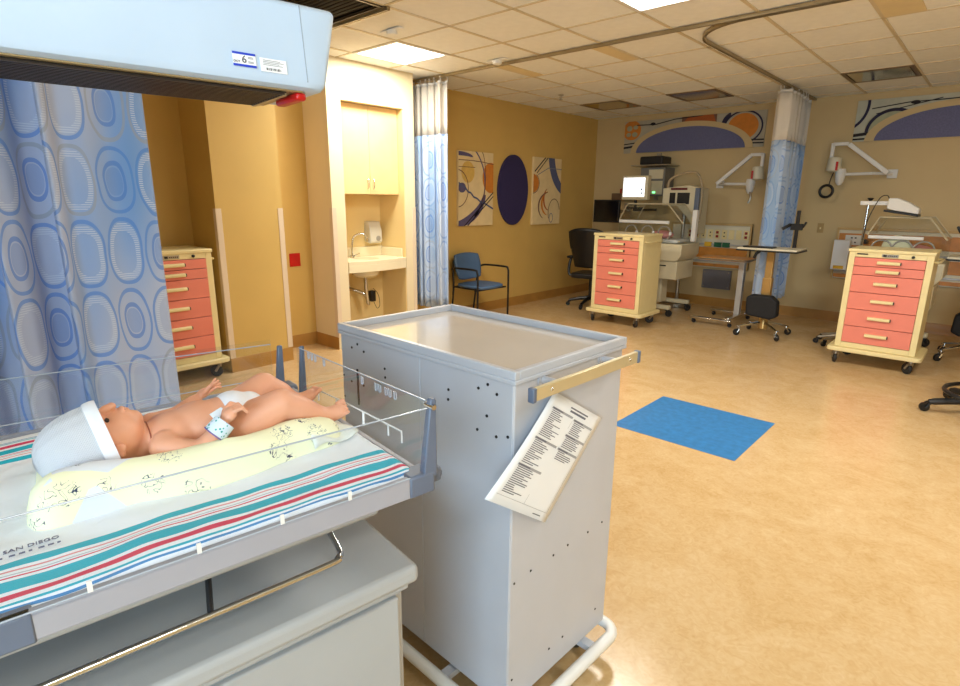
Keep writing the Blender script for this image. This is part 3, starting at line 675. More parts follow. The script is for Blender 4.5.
# front face leans: bottom (y .246,z 1.700) to (y .262, z 1.84)
def face(x, z): return frame_mtx((x, .246+(z-1.694)*.018/.124-.0012, z), (1, 0, 0), (0, .145, 1))
s1 = sticker('inventory_sticker', .038, .021, face(-.192, 1.7135))
for dz in (.0095, -.0095): part('blue_band', M_blueprint, s1, lambda b: box(b, -.019, .019, dz-.0018, dz+.0018, .0008, .0013, face(-.192, 1.7135)))
text('sticker_digit', '6', .017, M_ink, s1, face(-.1925, 1.7135) @ Matrix.Translation((0, 0, .0012)))
text('sticker_text', 'OCT', .005, M_ink, s1, face(-.205, 1.7095) @ Matrix.Translation((0, 0, .0012)))
part('sticker_marks', M_inkgray, s1, lambda b: [box(b, .006, .015, a, a+.0012, .0008, .0013, face(-.192, 1.7135)) for a in (.004, .002, -.003, -.005)] and None)
s2 = sticker('barcode_sticker', .046, .022, face(-.143, 1.7105))
part('sticker_marks', M_inkgray, s2, lambda b: [box(b, -.018, -.018+l_, a, a+.0010, .0008, .0013, face(-.143, 1.7105)) for a, l_ in ((.007, .03), (.0045, .036), (.002, .028), (-.0005, .034))] and None)
part('barcode', M_ink, s2, lambda b: [box(b, -.013+.0022*k, -.013+.0022*k+(.0006 if k % 3 else .0014), -.0085, -.0045, .0008, .0013, face(-.143, 1.7105)) for k in range(12)] and None)

# ------------------------------------------------------------------ striped hospital sheet over the mattress
def stripe_material():
    m = bpy.data.materials.new('striped_cotton'); m.use_nodes = True; nt = m.node_tree; N = nt.nodes; L = nt.links; b = N['Principled BSDF']; b.inputs['Roughness'].default_value = 0.85
    tc = N.new('ShaderNodeTexCoord'); sp = N.new('ShaderNodeSeparateXYZ'); L.new(tc.outputs['Object'], sp.inputs[0])
    mp = N.new('ShaderNodeMapping'); mp.inputs['Scale'].default_value = (5, 2, 1); L.new(tc.outputs['Object'], mp.inputs['Vector'])
    nz = N.new('ShaderNodeTexNoise'); nz.inputs['Scale'].default_value = 1.0; nz.inputs['Detail'].default_value = 1.5; L.new(mp.outputs[0], nz.inputs['Vector'])
    a1 = N.new('ShaderNodeMath'); a1.operation = 'MULTIPLY_ADD'; a1.inputs[1].default_value = 0.022; L.new(nz.outputs['Fac'], a1.inputs[0]); 
    ad = N.new('ShaderNodeMath'); ad.operation = 'SUBTRACT'; ad.inputs[1].default_value = 0.011 + 0.33; L.new(sp.outputs['Y'], ad.inputs[0]); L.new(ad.outputs[0], a1.inputs[2])
    ab = N.new('ShaderNodeMath'); ab.operation = 'ABSOLUTE'; L.new(a1.outputs[0], ab.inputs[0])
    rg = N.new('ShaderNodeMapRange'); rg.inputs['From Min'].default_value = 0.18; rg.inputs['From Max'].default_value = 0.34; L.new(ab.outputs[0], rg.inputs['Value'])
    r = N.new('ShaderNodeValToRGB'); r.color_ramp.interpolation = 'CONSTANT'; e = r.color_ramp.elements
    Wt, Te, Rd, Pk, Gy, Bl = (244, 247, 252), (20, 180, 204), (222, 58, 96), (232, 150, 156), (176, 176, 186), (64, 140, 200)
    # distances from the sheet's middle line, stripes mirrored on both long edges
    st = [(.18, Wt), (.195, Te), (.212, Wt), (.219, Pk), (.223, Wt), (.229, Gy), (.231, Wt), (.235, Rd), (.238, Wt), (.244, Te), (.268, Wt), (.276, Rd), (.288, Wt), (.297, Te), (.302, Wt), (.307, Bl), (.311, Wt)]
    e[0].position = 0; e[0].color = lin(st[0][1]); e[1].position = (st[1][0]-.18)/.16; e[1].color = lin(st[1][1])
    for d_, c_ in st[2:]:
        q = e.new((d_-.18)/.16); q.color = lin(c_)
    L.new(rg.outputs[0], r.inputs['Fac']); L.new(r.outputs['Color'], b.inputs['Base Color'])
    n3 = N.new('ShaderNodeTexNoise'); n3.inputs['Scale'].default_value = 16; n3.inputs['Detail'].default_value = 4; L.new(tc.outputs['Object'], n3.inputs['Vector'])
    bp = N.new('ShaderNodeBump'); bp.inputs['Strength'].default_value = 0.35; bp.inputs['Distance'].default_value = 0.006; L.new(n3.outputs['Fac'], bp.inputs['Height']); L.new(bp.outputs['Normal'], b.inputs['Normal'])
    return m
from mathutils import noise as mnoise
st_root = thing('striped_sheet', 'white cotton sheet with teal and red stripes spread over the warmer mattress', 'sheet', wpos(0, 0, 0), RW)
def sheet_surface(b):
    nx, ny = 90, 60; rows = []
    for i in range(nx+1):
        x = HX+.025 + (-.014-(HX+.025))*i/nx; row = []
        for k in range(ny+1):
            y = .010 + (.680-.010)*k/ny
            z = .9990 + .0045*mnoise.noise((x*7, y*11, 0.3)) + .003*mnoise.noise((x*14+y*10, y*25-x*9, 2.3))
            ed = min(y-.010, .680-y, -.014-x)
            if ed < .018: z -= (1-ed/.018)**2*.010
            row.append(b.verts.new((x, y, max(z, .9925 if ed > .012 else .985))))
        rows.append(row)
    for i in range(nx):
        for k in range(ny): b.faces.new((rows[i][k], rows[i+1][k], rows[i+1][k+1], rows[i][k+1]))
part('cloth', stripe_material(), st_root, sheet_surface, thick=0.0015)
M_stamp = mat('stamp_ink', (84, 92, 128), .8, vary=.2)
text('stamped_text', 'SAN DIEGO', .0125, M_stamp, st_root, frame_mtx((-.583, .163, 1.0015), (1, .02, 0), (-.02, 1, 0)) @ Matrix.Rotation(0, 4, 'Z'), .0004)
part('stamped_line', M_stamp, st_root, lambda b: [box(b, -.620+.011*k, -.620+.011*k+(.007 if k % 3 else .004), .146, .149, 1.0008, 1.0018) for k in range(7)] and None)

# ------------------------------------------------------------------ yellow blanket nest under the baby
BO = (-.30, .33, 1.0)     # local origin of blanket and baby (warmer frame)
def L3(x, y, z): return (x-BO[0], y-BO[1], z-BO[2])
def blanket_material():
    m = bpy.data.materials.new('yellow_print_flannel'); m.use_nodes = True; nt = m.node_tree; N = nt.nodes; L = nt.links; b = N['Principled BSDF']; b.inputs['Roughness'].default_value = 0.9
    tc = N.new('ShaderNodeTexCoord')
    mpv = N.new('ShaderNodeMapping'); mpv.inputs['Location'].default_value = (0.43, 0.27, 0.1); L.new(tc.outputs['Object'], mpv.inputs['Vector'])
    vo = N.new('ShaderNodeTexVoronoi'); vo.inputs['Scale'].default_value = 12.0; L.new(mpv.outputs[0], vo.inputs['Vector'])
    sc_ = N.new('ShaderNodeSeparateColor'); L.new(vo.outputs['Color'], sc_.inputs[0])
    pk = N.new('ShaderNodeMath'); pk.operation = 'GREATER_THAN'; pk.inputs[1].default_value = 0.78; L.new(sc_.outputs[0], pk.inputs[0])
    mx = N.new('ShaderNodeMix'); mx.data_type = 'RGBA'; mx.inputs[6].default_value = lin((244, 242, 206)); mx.inputs[7].default_value = lin((226, 230, 238)); L.new(pk.outputs[0], mx.inputs[0])
    # dark pen-like squiggles in scattered spots
    v2 = N.new('ShaderNodeTexVoronoi'); v2.inputs['Scale'].default_value = 17.0; L.new(tc.outputs['Object'], v2.inputs['Vector'])
    near = N.new('ShaderNodeMath'); near.operation = 'LESS_THAN'; near.inputs[1].default_value = 0.36; L.new(v2.outputs['Distance'], near.inputs[0])
    nz = N.new('ShaderNodeTexNoise'); nz.inputs['Scale'].default_value = 70; nz.inputs['Detail'].default_value = 0; nz.inputs['Distortion'].default_value = 1.5; L.new(tc.outputs['Object'], nz.inputs['Vector'])
    s0 = N.new('ShaderNodeMath'); s0.operation = 'SUBTRACT'; s0.inputs[1].default_value = 0.5; L.new(nz.outputs['Fac'], s0.inputs[0])
    s1_ = N.new('ShaderNodeMath'); s1_.operation = 'ABSOLUTE'; L.new(s0.outputs[0], s1_.inputs[0])
    s2_ = N.new('ShaderNodeMath'); s2_.operation = 'LESS_THAN'; s2_.inputs[1].default_value = 0.022; L.new(s1_.outputs[0], s2_.inputs[0])
    s3 = N.new('ShaderNodeMath'); s3.operation = 'MULTIPLY'; L.new(s2_.outputs[0], s3.inputs[0]); L.new(near.outputs[0], s3.inputs[1])
    m2 = N.new('ShaderNodeMix'); m2.data_type = 'RGBA'; L.new(s3.outputs[0], m2.inputs[0]); L.new(mx.outputs[2], m2.inputs[6]); m2.inputs[7].default_value = lin((58, 66, 92))
    L.new(m2.outputs[2], b.inputs['Base Color'])
    n3 = N.new('ShaderNodeTexNoise'); n3.inputs['Scale'].default_value = 30; n3.inputs['Detail'].default_value = 3; L.new(tc.outputs['Object'], n3.inputs['Vector'])
    bp = N.new('ShaderNodeBump'); bp.inputs['Strength'].default_value = 0.25; bp.inputs['Distance'].default_value = 0.004; L.new(n3.outputs['Fac'], bp.inputs['Height']); L.new(bp.outputs['Normal'], b.inputs['Normal'])
    return m
def blanket(b):
    # profile swept along the bed: near roll is proud, the baby lies in the hollow behind it
    ns, npf = 70, 26; rows = []
    for i in range(ns+1):
        t_ = i/ns; x = -.582 + .525*t_
        endt = min(1, t_/.09, (1-t_)/.12); k_ = math.sqrt(max(0, 1-(1-endt)**2))
        hroll = (.049 - .013*t_)*(0.35+.65*k_); y0 = .185 + .045*(1-k_) + .012*math.sin(9*t_) + .01*t_; y1 = .500 - .10*(1-k_) + .01*math.sin(7*t_)
        row = []
        for j in range(npf+1):
            s_ = j/npf; y = y0+(y1-y0)*s_
            roll = hroll*math.exp(-((s_-.17)/.16)**2)
            far = .030*k_*math.exp(-((s_-.86)/.12)**2)
            pad = .016*k_
            edge = min(1, s_/.06, (1-s_)/.06); e_ = math.sqrt(max(0, 1-(1-edge)**2))
            head = .020*math.exp(-((t_-.12)/.10)**2)
            z = 1.0 + e_*(max(roll, far, 0) + pad + head*math.exp(-((s_-.5)/.3)**2)) + .005*mnoise.noise((x*16, y*20, 1.7))*k_ + .0055*k_*e_*abs(mnoise.noise((x*9+y*26, y*9-x*5, 4.1)))**.7*(1 if s_ < .4 else .4) - .002*k_
            xx = x + (.02*(s_-.2) if t_ < .1 else 0)
            row.append(b.verts.new(L3(xx, y, z)))
        rows.append(row)
    for i in range(ns):
        for j in range(npf): b.faces.new((rows[i][j], rows[i+1][j], rows[i+1][j+1], rows[i][j+1]))
    # closed underside
    loop = [r[0] for r in rows] + rows[-1][1:] + [r[-1] for r in rows[::-1]][1:] + rows[0][::-1][1:-1]
    low = [b.verts.new((v.co.x, v.co.y, .001)) for v in loop]
    for k in range(len(loop)):
        k2 = (k+1) % len(loop); b.faces.new((loop[k], loop[k2], low[k2], low[k]))
    b.faces.new(low[::-1])
bl = thing('baby_blanket', 'pale yellow printed blanket folded into a nest under the baby doll', 'blanket', wpos(*BO), RW)
M_blanket = blanket_material()
part('folded_cloth', M_blanket, bl, blanket)
def flap(b):   # loose white corner trailing at the foot end
    n_ = 12; rows = []
    for i in range(n_+1):
        row = []
        for k in range(n_+1):
            u_, v_ = i/n_, k/n_; x = -.135+.105*u_; y = .20+.10*v_+.02*u_; z = 1.004+.030*(1-u_)*math.sin(PI*min(1, v_*1.05))**.7*1.0+.006*math.sin(7*u_+5*v_)+.004
            row.append(b.verts.new(L3(x, y, max(z, 1.0035))))
        rows.append(row)
    for i in range(n_):
        for k in range(n_): b.faces.new((rows[i][k], rows[i+1][k], rows[i+1][k+1], rows[i][k+1]))
part('cloth_corner', mat('flannel_white', (230, 230, 220), .9, vary=.04, scale=40, bump=.2, bscale=80), bl, flap, thick=.003)

# ------------------------------------------------------------------ baby doll
def skin_material():
    m = mat('doll_skin', (228, 164, 132), 0.45, vary=0.06, scale=14, bump=.04, bscale=120)
    b = m.node_tree.nodes['Principled BSDF']; b.inputs['Subsurface Weight'].default_value = 0.12; b.inputs['Subsurface Radius'].default_value = (.01, .004, .002); b.inputs['Subsurface Scale'].default_value = .3
    return m
M_skin = skin_material()
bb = thing('baby_doll', 'bare baby doll in a white knit cap and diaper lying on its back', 'doll', wpos(*BO), RW)
def body(b):
    def cp(a, c, r0, r1): capsule(b, L3(*a), L3(*c), r0, r1)
    def el(c, r, rot=(0, 0, 0)): ball(b, L3(*c), r, rot, 20, 14)
    yc = .355
    # head and face
    el((-.482, yc, 1.064), (.062, .055, .055)); el((-.442, yc, 1.066), (.044, .050, .052), (0, .25, 0))
    el((-.428, yc-.018, 1.078), (.026, .026, .030)); el((-.428, yc+.018, 1.078), (.026, .026, .030))       # cheeks
    el((-.412, yc, 1.092), (.016, .018, .018))                                                             # chin
    el((-.452, yc, 1.120), (.014, .009, .009), (0, -.35, 0)); el((-.444, yc, 1.1245), (.0075, .0095, .007))  # nose
    el((-.4285, yc, 1.1145), (.0055, .014, .0065)); el((-.4215, yc, 1.110), (.005, .011, .007))            # lips
    el((-.472, yc-.022, 1.113), (.010, .018, .008)); el((-.472, yc+.022, 1.113), (.010, .018, .008))       # brows
    for s in (-1, 1):
        el((-.446, yc+s*.053, 1.060), (.010, .005, .015), (0, .4, s*.5)); el((-.443, yc+s*.056, 1.052), (.005, .004, .006))
    cp((-.415, yc, 1.045), (-.375, yc, 1.046), .033, .034)
    # torso
    el((-.350, yc, 1.047), (.052, .066, .044)); el((-.305, yc, 1.052), (.058, .062, .049)); el((-.262, yc, 1.050), (.052, .062, .050)); el((-.230, yc, 1.042), (.040, .060, .044))
    el((-.378, yc-.055, 1.050), (.026, .024, .028)); el((-.378, yc+.055, 1.052), (.026, .024, .028))
    # near arm, resting on the hip
    cp((-.382, .292, 1.050), (-.330, .252, 1.040), .024, .021); cp((-.330, .252, 1.040), (-.292, .256, 1.074), .021, .0155)
    el((-.272, .263, 1.094), (.018, .0165, .012), (0, -.7, .1))
    for k, (dy, ln) in enumerate(((-.0130, .019), (-.0043, .023), (.0043, .022), (.0130, .018))):
        a = (-.264, .263+dy*.85, 1.103); mid = (-.250, .264+dy*1.05, 1.107); tip = (-.250+ln*.45, .266+dy*1.1, 1.107-ln*.55)
        cp(a, mid, .0040, .0037); cp(mid, tip, .0037, .0032)
    cp((-.277, .272, 1.100), (-.262, .282, 1.110), .0055, .0042); cp((-.262, .282, 1.110), (-.254, .282, 1.106), .0042, .0038)
    # far arm, hand raised beside the hip
    cp((-.378, .415, 1.052), (-.325, .458, 1.044), .024, .021); cp((-.325, .458, 1.044), (-.282, .480, 1.062), .021, .0155)
    el((-.262, .488, 1.073), (.017, .012, .010), (0, -.4, .2))
    for k, (dy, ln) in enumerate(((-.0125, .019), (-.0042, .023), (.0042, .022), (.0125, .017))):
        a = (-.252, .488+dy*.85, 1.077); mid = (-.238, .490+dy*1.1, 1.085); tip = (-.238+ln*.55, .492+dy*1.2, 1.085+ln*.25+dy*.5)
        cp(a, mid, .0040, .0037); cp(mid, tip, .0037, .0032)
    cp((-.262, .478, 1.078), (-.250, .470, 1.092), .0055, .0044)
    # near leg
    cp((-.226, .316, 1.048), (-.160, .298, 1.080), .045, .033); cp((-.160, .298, 1.080), (-.125, .296, 1.062), .031, .029); cp((-.125, .296, 1.062), (-.080, .293, 1.040), .029, .019)
    el((-.070, .292, 1.024), (.018, .017, .018)); cp((-.078, .292, 1.034), (-.050, .290, 1.036), .019, .0175); el((-.042, .290, 1.038), (.019, .0190, .0150), (.3, -.3, 0))
    for k in range(5):
        dy = -.0160+.0082*k; dz = .0040*k; r_ = .0058 if k == 4 else .0043
        cp((-.034, .290+dy*.9, 1.034+dz), (-.0245+.0012*k, .290+dy, 1.038+dz), r_, r_*.93)
    # far leg
    cp((-.226, .396, 1.048), (-.152, .425, 1.082), .045, .033); cp((-.152, .425, 1.082), (-.118, .418, 1.060), .031, .028); cp((-.118, .418, 1.060), (-.092, .412, 1.044), .027, .018)
    el((-.082, .410, 1.030), (.017, .016, .017)); cp((-.086, .410, 1.036), (-.060, .409, 1.042), .0175, .016); el((-.054, .409, 1.045), (.017, .018, .013), (0, -.5, 0))
    for k in range(5):
        dy = .0145-.0072*k; r_ = .0060 if k == 4 else .0046
        cp((-.046, .409+dy*.9, 1.050), (-.036+.0008*k, .409+dy, 1.057+.0006*k), r_, r_*.93)
bd = part('body', M_skin, bb, body)
rm = bd.modifiers.new('remesh', 'REMESH'); rm.mode = 'VOXEL'; rm.voxel_size = 0.0014; rm.use_smooth_shade = True
# bake the joined surface, then relax it everywhere except hands, feet and face so the limbs flow into the trunk
import numpy as np
dg = bpy.context.evaluated_depsgraph_get(); me2 = bpy.data.meshes.new_from_object(bd.evaluated_get(dg)); bd.modifiers.clear()
nv = len(me2.vertices); co = np.empty(nv*3, np.float32); me2.vertices.foreach_get('co', co); co = co.reshape(-1, 3).astype(np.float64)
ed = np.empty(len(me2.edges)*2, np.int32); me2.edges.foreach_get('vertices', ed); ed = ed.reshape(-1, 2)
i0 = np.concatenate([ed[:, 0], ed[:, 1]]); i1 = np.concatenate([ed[:, 1], ed[:, 0]]); deg = np.maximum(np.bincount(i0, minlength=nv), 1)
wt = np.ones(nv)
for c_, r_ in (((-.258, .264, 1.102), .030), ((-.244, .490, 1.082), .032), ((-.028, .290, 1.042), .028), ((-.042, .409, 1.052), .024), ((-.442, .355, 1.118), .034), ((-.445, .302, 1.058), .018), ((-.445, .408, 1.058), .018)):
    d_ = np.linalg.norm(co - np.array(L3(*c_)), axis=1); wt = np.minimum(wt, np.clip((d_-r_*.75)/(r_*.5), 0.0, 1.0))
def relax(n_it, w_):
    global co
    for _ in range(n_it):
        av = np.stack([np.bincount(i0, weights=co[i1, q], minlength=nv)/deg for q in range(3)], 1)
        co = co + (av-co)*w_[:, None]
relax(70, wt*.6); relax(2, np.full(nv, .4))
me2.vertices.foreach_set('co', co.astype(np.float32).ravel()); me2.update(); me2.polygons.foreach_set('use_smooth', [True]*len(me2.polygons))
me2.materials.clear(); me2.materials.append(M_skin); me2.name = 'body'; bd.data = me2
yc = .355
for s in (-1, 1):
    e_ = part('eye', mat('eye_dark', (40, 28, 26), .15, vary=.1), bb, lambda b: ball(b, L3(-.4560, yc+s*.0240, 1.1075), (.0040, .0050, .0052)))
part('mouth_line', mat('lip_dark', (150, 62, 58), .5, vary=.1), bb, lambda b: tube(b, [L3(-.4255, yc-.010, 1.1165), L3(-.4252, yc, 1.1190), L3(-.4255, yc+.010, 1.1165)], .0010, 6))
part('neck_seam', mat('seam_brown', (150, 78, 56), .6, vary=.1), bb, lambda b: tube(b, [L3(-.394, yc+.0345*math.cos(a)*1.06, 1.045+.0345*math.sin(a)*1.03) for a in [PI*(1.45-1.9*k/20) for k in range(21)]], .0010, 5))
# knit cap
def knit_material():
    m = bpy.data.materials.new('white_knit'); m.use_nodes = True; nt = m.node_tree; N = nt.nodes; L = nt.links; b = N['Principled BSDF']; b.inputs['Roughness'].default_value = .9; b.inputs['Base Color'].default_value = lin((236, 236, 242))
    tc = N.new('ShaderNodeTexCoord'); w1 = N.new('ShaderNodeTexWave'); w1.bands_direction = 'X'; w1.inputs['Scale'].default_value = 55; w1.inputs['Distortion'].default_value = .4; L.new(tc.outputs['UV'], w1.inputs['Vector'])
    w2 = N.new('ShaderNodeTexWave'); w2.bands_direction = 'Y'; w2.inputs['Scale'].default_value = 16; L.new(tc.outputs['UV'], w2.inputs['Vector'])
    mu = N.new('ShaderNodeMath'); mu.operation = 'MULTIPLY'; L.new(w1.outputs['Fac'], mu.inputs[0]); L.new(w2.outputs['Fac'], mu.inputs[1])
    bp = N.new('ShaderNodeBump'); bp.inputs['Strength'].default_value = .8; bp.inputs['Distance'].default_value = .003; L.new(mu.outputs[0], bp.inputs['Height']); L.new(bp.outputs['Normal'], b.inputs['Normal'])
    return m
M_knit = knit_material()
ax = Vector((-.968, 0, -.21)).normalized(); hc = Vector(L3(-.455, yc, 1.067))
def cap(b, t0=0.0, t1=1.0, extra=0.0):
    uvl = b.loops.layers.uv.new('UVMap'); seg = 64; nr = 22
    u = ax.cross(Vector((0, 1, 0))).normalized(); v = ax.cross(u); rings = []
    for k in range(nr+1):
        t_ = t0 + (t1-t0)*k/nr; r = .0690*math.sqrt(max(0, 1-max(0, t_)**2.9)) + extra; h = .112*t_
        rings.append([b.verts.new(hc + ax*h + u*(r*(1+.012*math.sin(a*16))*math.cos(a)) + v*(r*.985*(1+.012*math.sin(a*16))*math.sin(a))) for a in [2*PI*q/seg for q in range(seg)]])
    for k in range(nr):
        for q in range(seg):
            q2 = (q+1) % seg; f = b.faces.new((rings[k][q], rings[k][q2], rings[k+1][q2], rings[k+1][q]))
            for lp, (kk, qq) in zip(f.loops, ((k, q), (k, q+1), (k+1, q+1), (k+1, q))): lp[uvl].uv = (qq/seg, kk/nr)
hat = part('knit_cap', M_knit, bb, lambda b: cap(b, 0, .995), thick=.003)
part('cap_brim', M_knit, hat, lambda b: lathe(b, [(.0685, -.003), (.0725, -.003), (.0738, .004), (.0732, .014), (.0718, .018), (.0685, .018)], hc, 48, ax))
# diaper
def diaper(b):
    el = lambda c, r, rot=(0, 0, 0): ball(b, L3(*c), r, rot, 24, 16)
    el((-.238, yc, 1.048), (.050, .0705, .0595)); el((-.206, yc, 1.048), (.037, .048, .053))
dp = part('diaper', mat('diaper_white', (236, 236, 242), .8, vary=.02, scale=30, bump=.15, bscale=90), bb, diaper)
dr = dp.modifiers.new('remesh', 'REMESH'); dr.mode = 'VOXEL'; dr.voxel_size = .003; dr.use_smooth_shade = True
ds = dp.modifiers.new('smooth', 'SMOOTH'); ds.iterations = 22
# printed identity band round the near wrist
def band_material():
    m = bpy.data.materials.new('id_band_print'); m.use_nodes = True; nt = m.node_tree; N = nt.nodes; L = nt.links; b = N['Principled BSDF']; b.inputs['Roughness'].default_value = .5
    tc = N.new('ShaderNodeTexCoord'); vo = N.new('ShaderNodeTexVoronoi'); vo.inputs['Scale'].default_value = 150; L.new(tc.outputs['Object'], vo.inputs['Vector'])
    lt = N.new('ShaderNodeMath'); lt.operation = 'LESS_THAN'; lt.inputs[1].default_value = .30; L.new(vo.outputs['Distance'], lt.inputs[0])
    mx = N.new('ShaderNodeMix'); mx.data_type = 'RGBA'; L.new(lt.outputs[0], mx.inputs[0]); mx.inputs[6].default_value = lin((214, 228, 240)); mx.inputs[7].default_value = lin((40, 158, 150)); L.new(mx.outputs[2], b.inputs['Base Color'])
    return m
wa = Vector((.038, .004, .034)).normalized()
bnd = part('wrist_band', band_material(), bb, lambda b: lathe(b, [(.0195, 0), (.0215, 0), (.0200, .028), (.0185, .028)], L3(-.302, .2555, 1.066), 28, wa), label='printed pale band round the wrist')
part('band_edge', mat('band_purple', (96, 84, 160), .5, vary=.05), bnd, lambda b: tube(b, [Vector(L3(-.302, .2555, 1.066)) + (Vector((0, 1, 0)).cross(wa).normalized()*math.cos(a) + Vector((0, 1, 0))*math.sin(a))*.0216 for a in [2*PI*k/24 for k in range(24)]], .0011, 6, closed=True))
part('band_tag', mat('tag_white', (226, 234, 242), .5, vary=.03), bnd, lambda b: obox(b, L3(-.284, .284, 1.092), (.026, .020, .0015), (.75, -.25, .35)), 0.0005)

# ------------------------------------------------------------------ sink niche
uc = thing('wall_cabinet', 'maple two-door wall cabinet set in the niche above the sink', 'cabinet', (-5.05, 3.69, 1.53))
pbox('cabinet_carcass', M_maple, uc, -.165, .150, -.370, .370, 0, .852)
for s in (-1, 1):
    d_ = part('door', M_maple, uc, lambda b: box(b, .152, .170, min(s*.0015, s*.368), max(s*.0015, s*.368), .003, .849), 0.0015)
    part('handle', M_chrome, d_, lambda b: tube(b, smooth_path([(.170, s*.035, .155), (.190, s*.035, .145), (.196, s*.035, .105), (.190, s*.035, .065), (.170, s*.035, .055)], 4), .005, 8))
M_solid = mat('solid_surface_cream', (240, 226, 190), .25, vary=.02)
ct = thing('sink_counter', 'cream solid-surface counter with splashback and bowed front in the niche', 'counter', (-5.0, 3.69, .76))
def ctop(b):
    hole = (-.16, .13)   # y range of bowl
    front = [(.215+.045*math.cos(PI*(k/12-.5))*1.0-.0, -.372+.744*k/12) for k in range(13)]
    poly = [(-.218, -.372)] + [(x, y) for x, y in front] + [(-.218, .372)]
    extrude_poly(b, poly, .075, .112, 'xy')
    apron = [(x-.02, y) for x, y in front] + [(x, y) for x, y in front[::-1]]
    extrude_poly(b, apron, .0, .075, 'xy')
part('counter_slab', M_solid, ct, ctop, .002)
part('splashback', M_solid, ct, lambda b: (box(b, -.216, -.198, -.372, .372, .112, .215), box(b, -.198, .16, .354, .370, .112, .205)), .003)
def bowl(b):
    lathe(b, [(.10, -.085), (.14, -.06), (.155, 0.0), (.16, .074), (.145, .074), (.14, .0), (.12, -.045), (0, -.06)], (.0, -.02, 0), 28)
bw = part('sink_bowl', M_solid, ct, bowl)
part('bowl_mouth', mat('bowl_shade', (214, 198, 162), .25), ct, lambda b: lathe(b, [(0, .1125), (.135, .1125), (.14, .1132), (.125, .1135), (0, .1130)], (.02, -.02, 0), 28))
fa = thing('faucet', 'chrome gooseneck faucet standing on the niche counter', 'faucet', (-5.13, 3.60, .872))
part('spout', M_chrome, fa, lambda b: tube(b, smooth_path([(0, 0, 0), (0, .005, .14), (.01, .03, .225), (.05, .10, .255), (.07, .15, .225), (.07, .16, .20)], 5), .010, 10))
part('faucet_base', M_chrome, fa, lambda b: lathe(b, [(.028, 0), (.026, .02), (.014, .03)]))
part('lever', M_chrome, fa, lambda b: tube(b, [(.0, .03, .02), (.05, .06, .045)], [.008, .005], 8))
sd = thing('soap_dispenser', 'pale wall soap dispenser on the niche wall beside the faucet', 'dispenser', (-5.22, 3.915, 1.01))
part('dispenser_body', mat('dispenser_grey', (206, 200, 184), .35, vary=.03), sd, lambda b: extrude_poly(b, [(0, .02), (.085, 0), (.11, .02), (.105, .14), (.07, .235), (0, .24)], -.075, .085, 'xz'), .008)
part('push_button', mat('dispenser_button', (150, 146, 138), .4), sd, lambda b: lathe(b, [(.028, 0), (.028, .008), (0, .012)], (.107, .03, .055), 18, (1, 0, 0)))
part('knob', M_chrome, sd, lambda b: lathe(b, [(.018, 0), (.02, .012), (0, .02)], (.06, -.075, .04), 14, (0, -1, 0)))
pp = thing('sink_plumbing', 'chrome drain trap and valves under the niche sink', 'pipes', (-5.1, 3.7, 0))
part('drain_trap', M_chrome, pp, lambda b: tube(b, smooth_path([(.10, -.03, .70), (.10, -.03, .55), (.08, .0, .40), (.05, .03, .37), (.03, .03, .42), (.0, .0, .48), (-.06, -.08, .52), (-.119, -.12, .54)], 4), .019, 12))
part('wall_flange', M_chrome, pp, lambda b: lathe(b, [(.035, 0), (.03, .012), (.02, .016)], (-.119, -.12, .54), 16, (1, 0, 0)))
part('supply_tube', M_chrome, pp, lambda b: tube(b, smooth_path([(-.08, .08, .70), (-.09, .09, .55), (-.10, .12, .40)], 5), .006, 8))
part('mixer_valve', M_black, pp, lambda b: box(b, -.02, .04, .085, .145, .38, .50), .006)
part('valve_cable', M_dark, pp, lambda b: tube(b, smooth_path([(.02, .12, .39), (.03, .16, .30), (.03, .20, .33), (.02, .19, .45), (.0, .14, .52)], 5), .003, 6))
part('stop_valve', M_chrome, pp, lambda b: (cyl(b, (-.119, -.19, .64), (-.04, -.19, .64), .010), ball(b, (-.03, -.19, .64), .018)))
rp = thing('wall_plate', 'square red wall plate in the narrow recess', 'wall plate', (-5.2, 2.965, .89))
part('plate', M_red, rp, lambda b: box(b, 0, .008, -.058, .058, -.065, .065), .002)

# ------------------------------------------------------------------ art panels on the tan wall
M_canvas = mat('canvas_cream', (226, 202, 152), .75, vary=.06, scale=10)
ART = {'purple': (92, 84, 120), 'navy': (36, 32, 66), 'orange': (206, 126, 42), 'brown': (120, 84, 66), 'slate': (84, 92, 128), 'ochre': (214, 176, 92), 'black': (30, 26, 34), 'grey': (120, 122, 140), 'ltblue': (150, 160, 180), 'sage': (168, 170, 140), 'rust': (176, 92, 40)}
AM = {k: mat('art_'+k, v, .75, vary=.08, scale=20) for k, v in ART.items()}
def clip(poly, x0, x1, y0, y1):
    def cl(P, inside, inter):
        out = []
        for i in range(len(P)):
            a, b_ = P[i-1], P[i]
            if inside(b_):
                if not inside(a): out.append(inter(a, b_))
                out.append(b_)
            elif inside(a): out.append(inter(a, b_))
        return out
    def ix(v): return lambda a, b_: (v, a[1]+(b_[1]-a[1])*(v-a[0])/(b_[0]-a[0]))
    def iy(v): return lambda a, b_: (a[0]+(b_[0]-a[0])*(v-a[1])/(b_[1]-a[1]), v)
    for ins, it in ((lambda p: p[0] >= x0, ix(x0)), (lambda p: p[0] <= x1, ix(x1)), (lambda p: p[1] >= y0, iy(y0)), (lambda p: p[1] <= y1, iy(y1))):
        if len(poly) < 3: return []
        poly = cl(poly, ins, it)
    return poly
def ell(cx, cy, rx, ry, n=36, a0=0, a1=2*PI): return [(cx+rx*math.cos(a0+(a1-a0)*k/n), cy+ry*math.sin(a0+(a1-a0)*k/n)) for k in range(n+(0 if abs(a1-a0-2*PI) < 1e-6 else 1))]
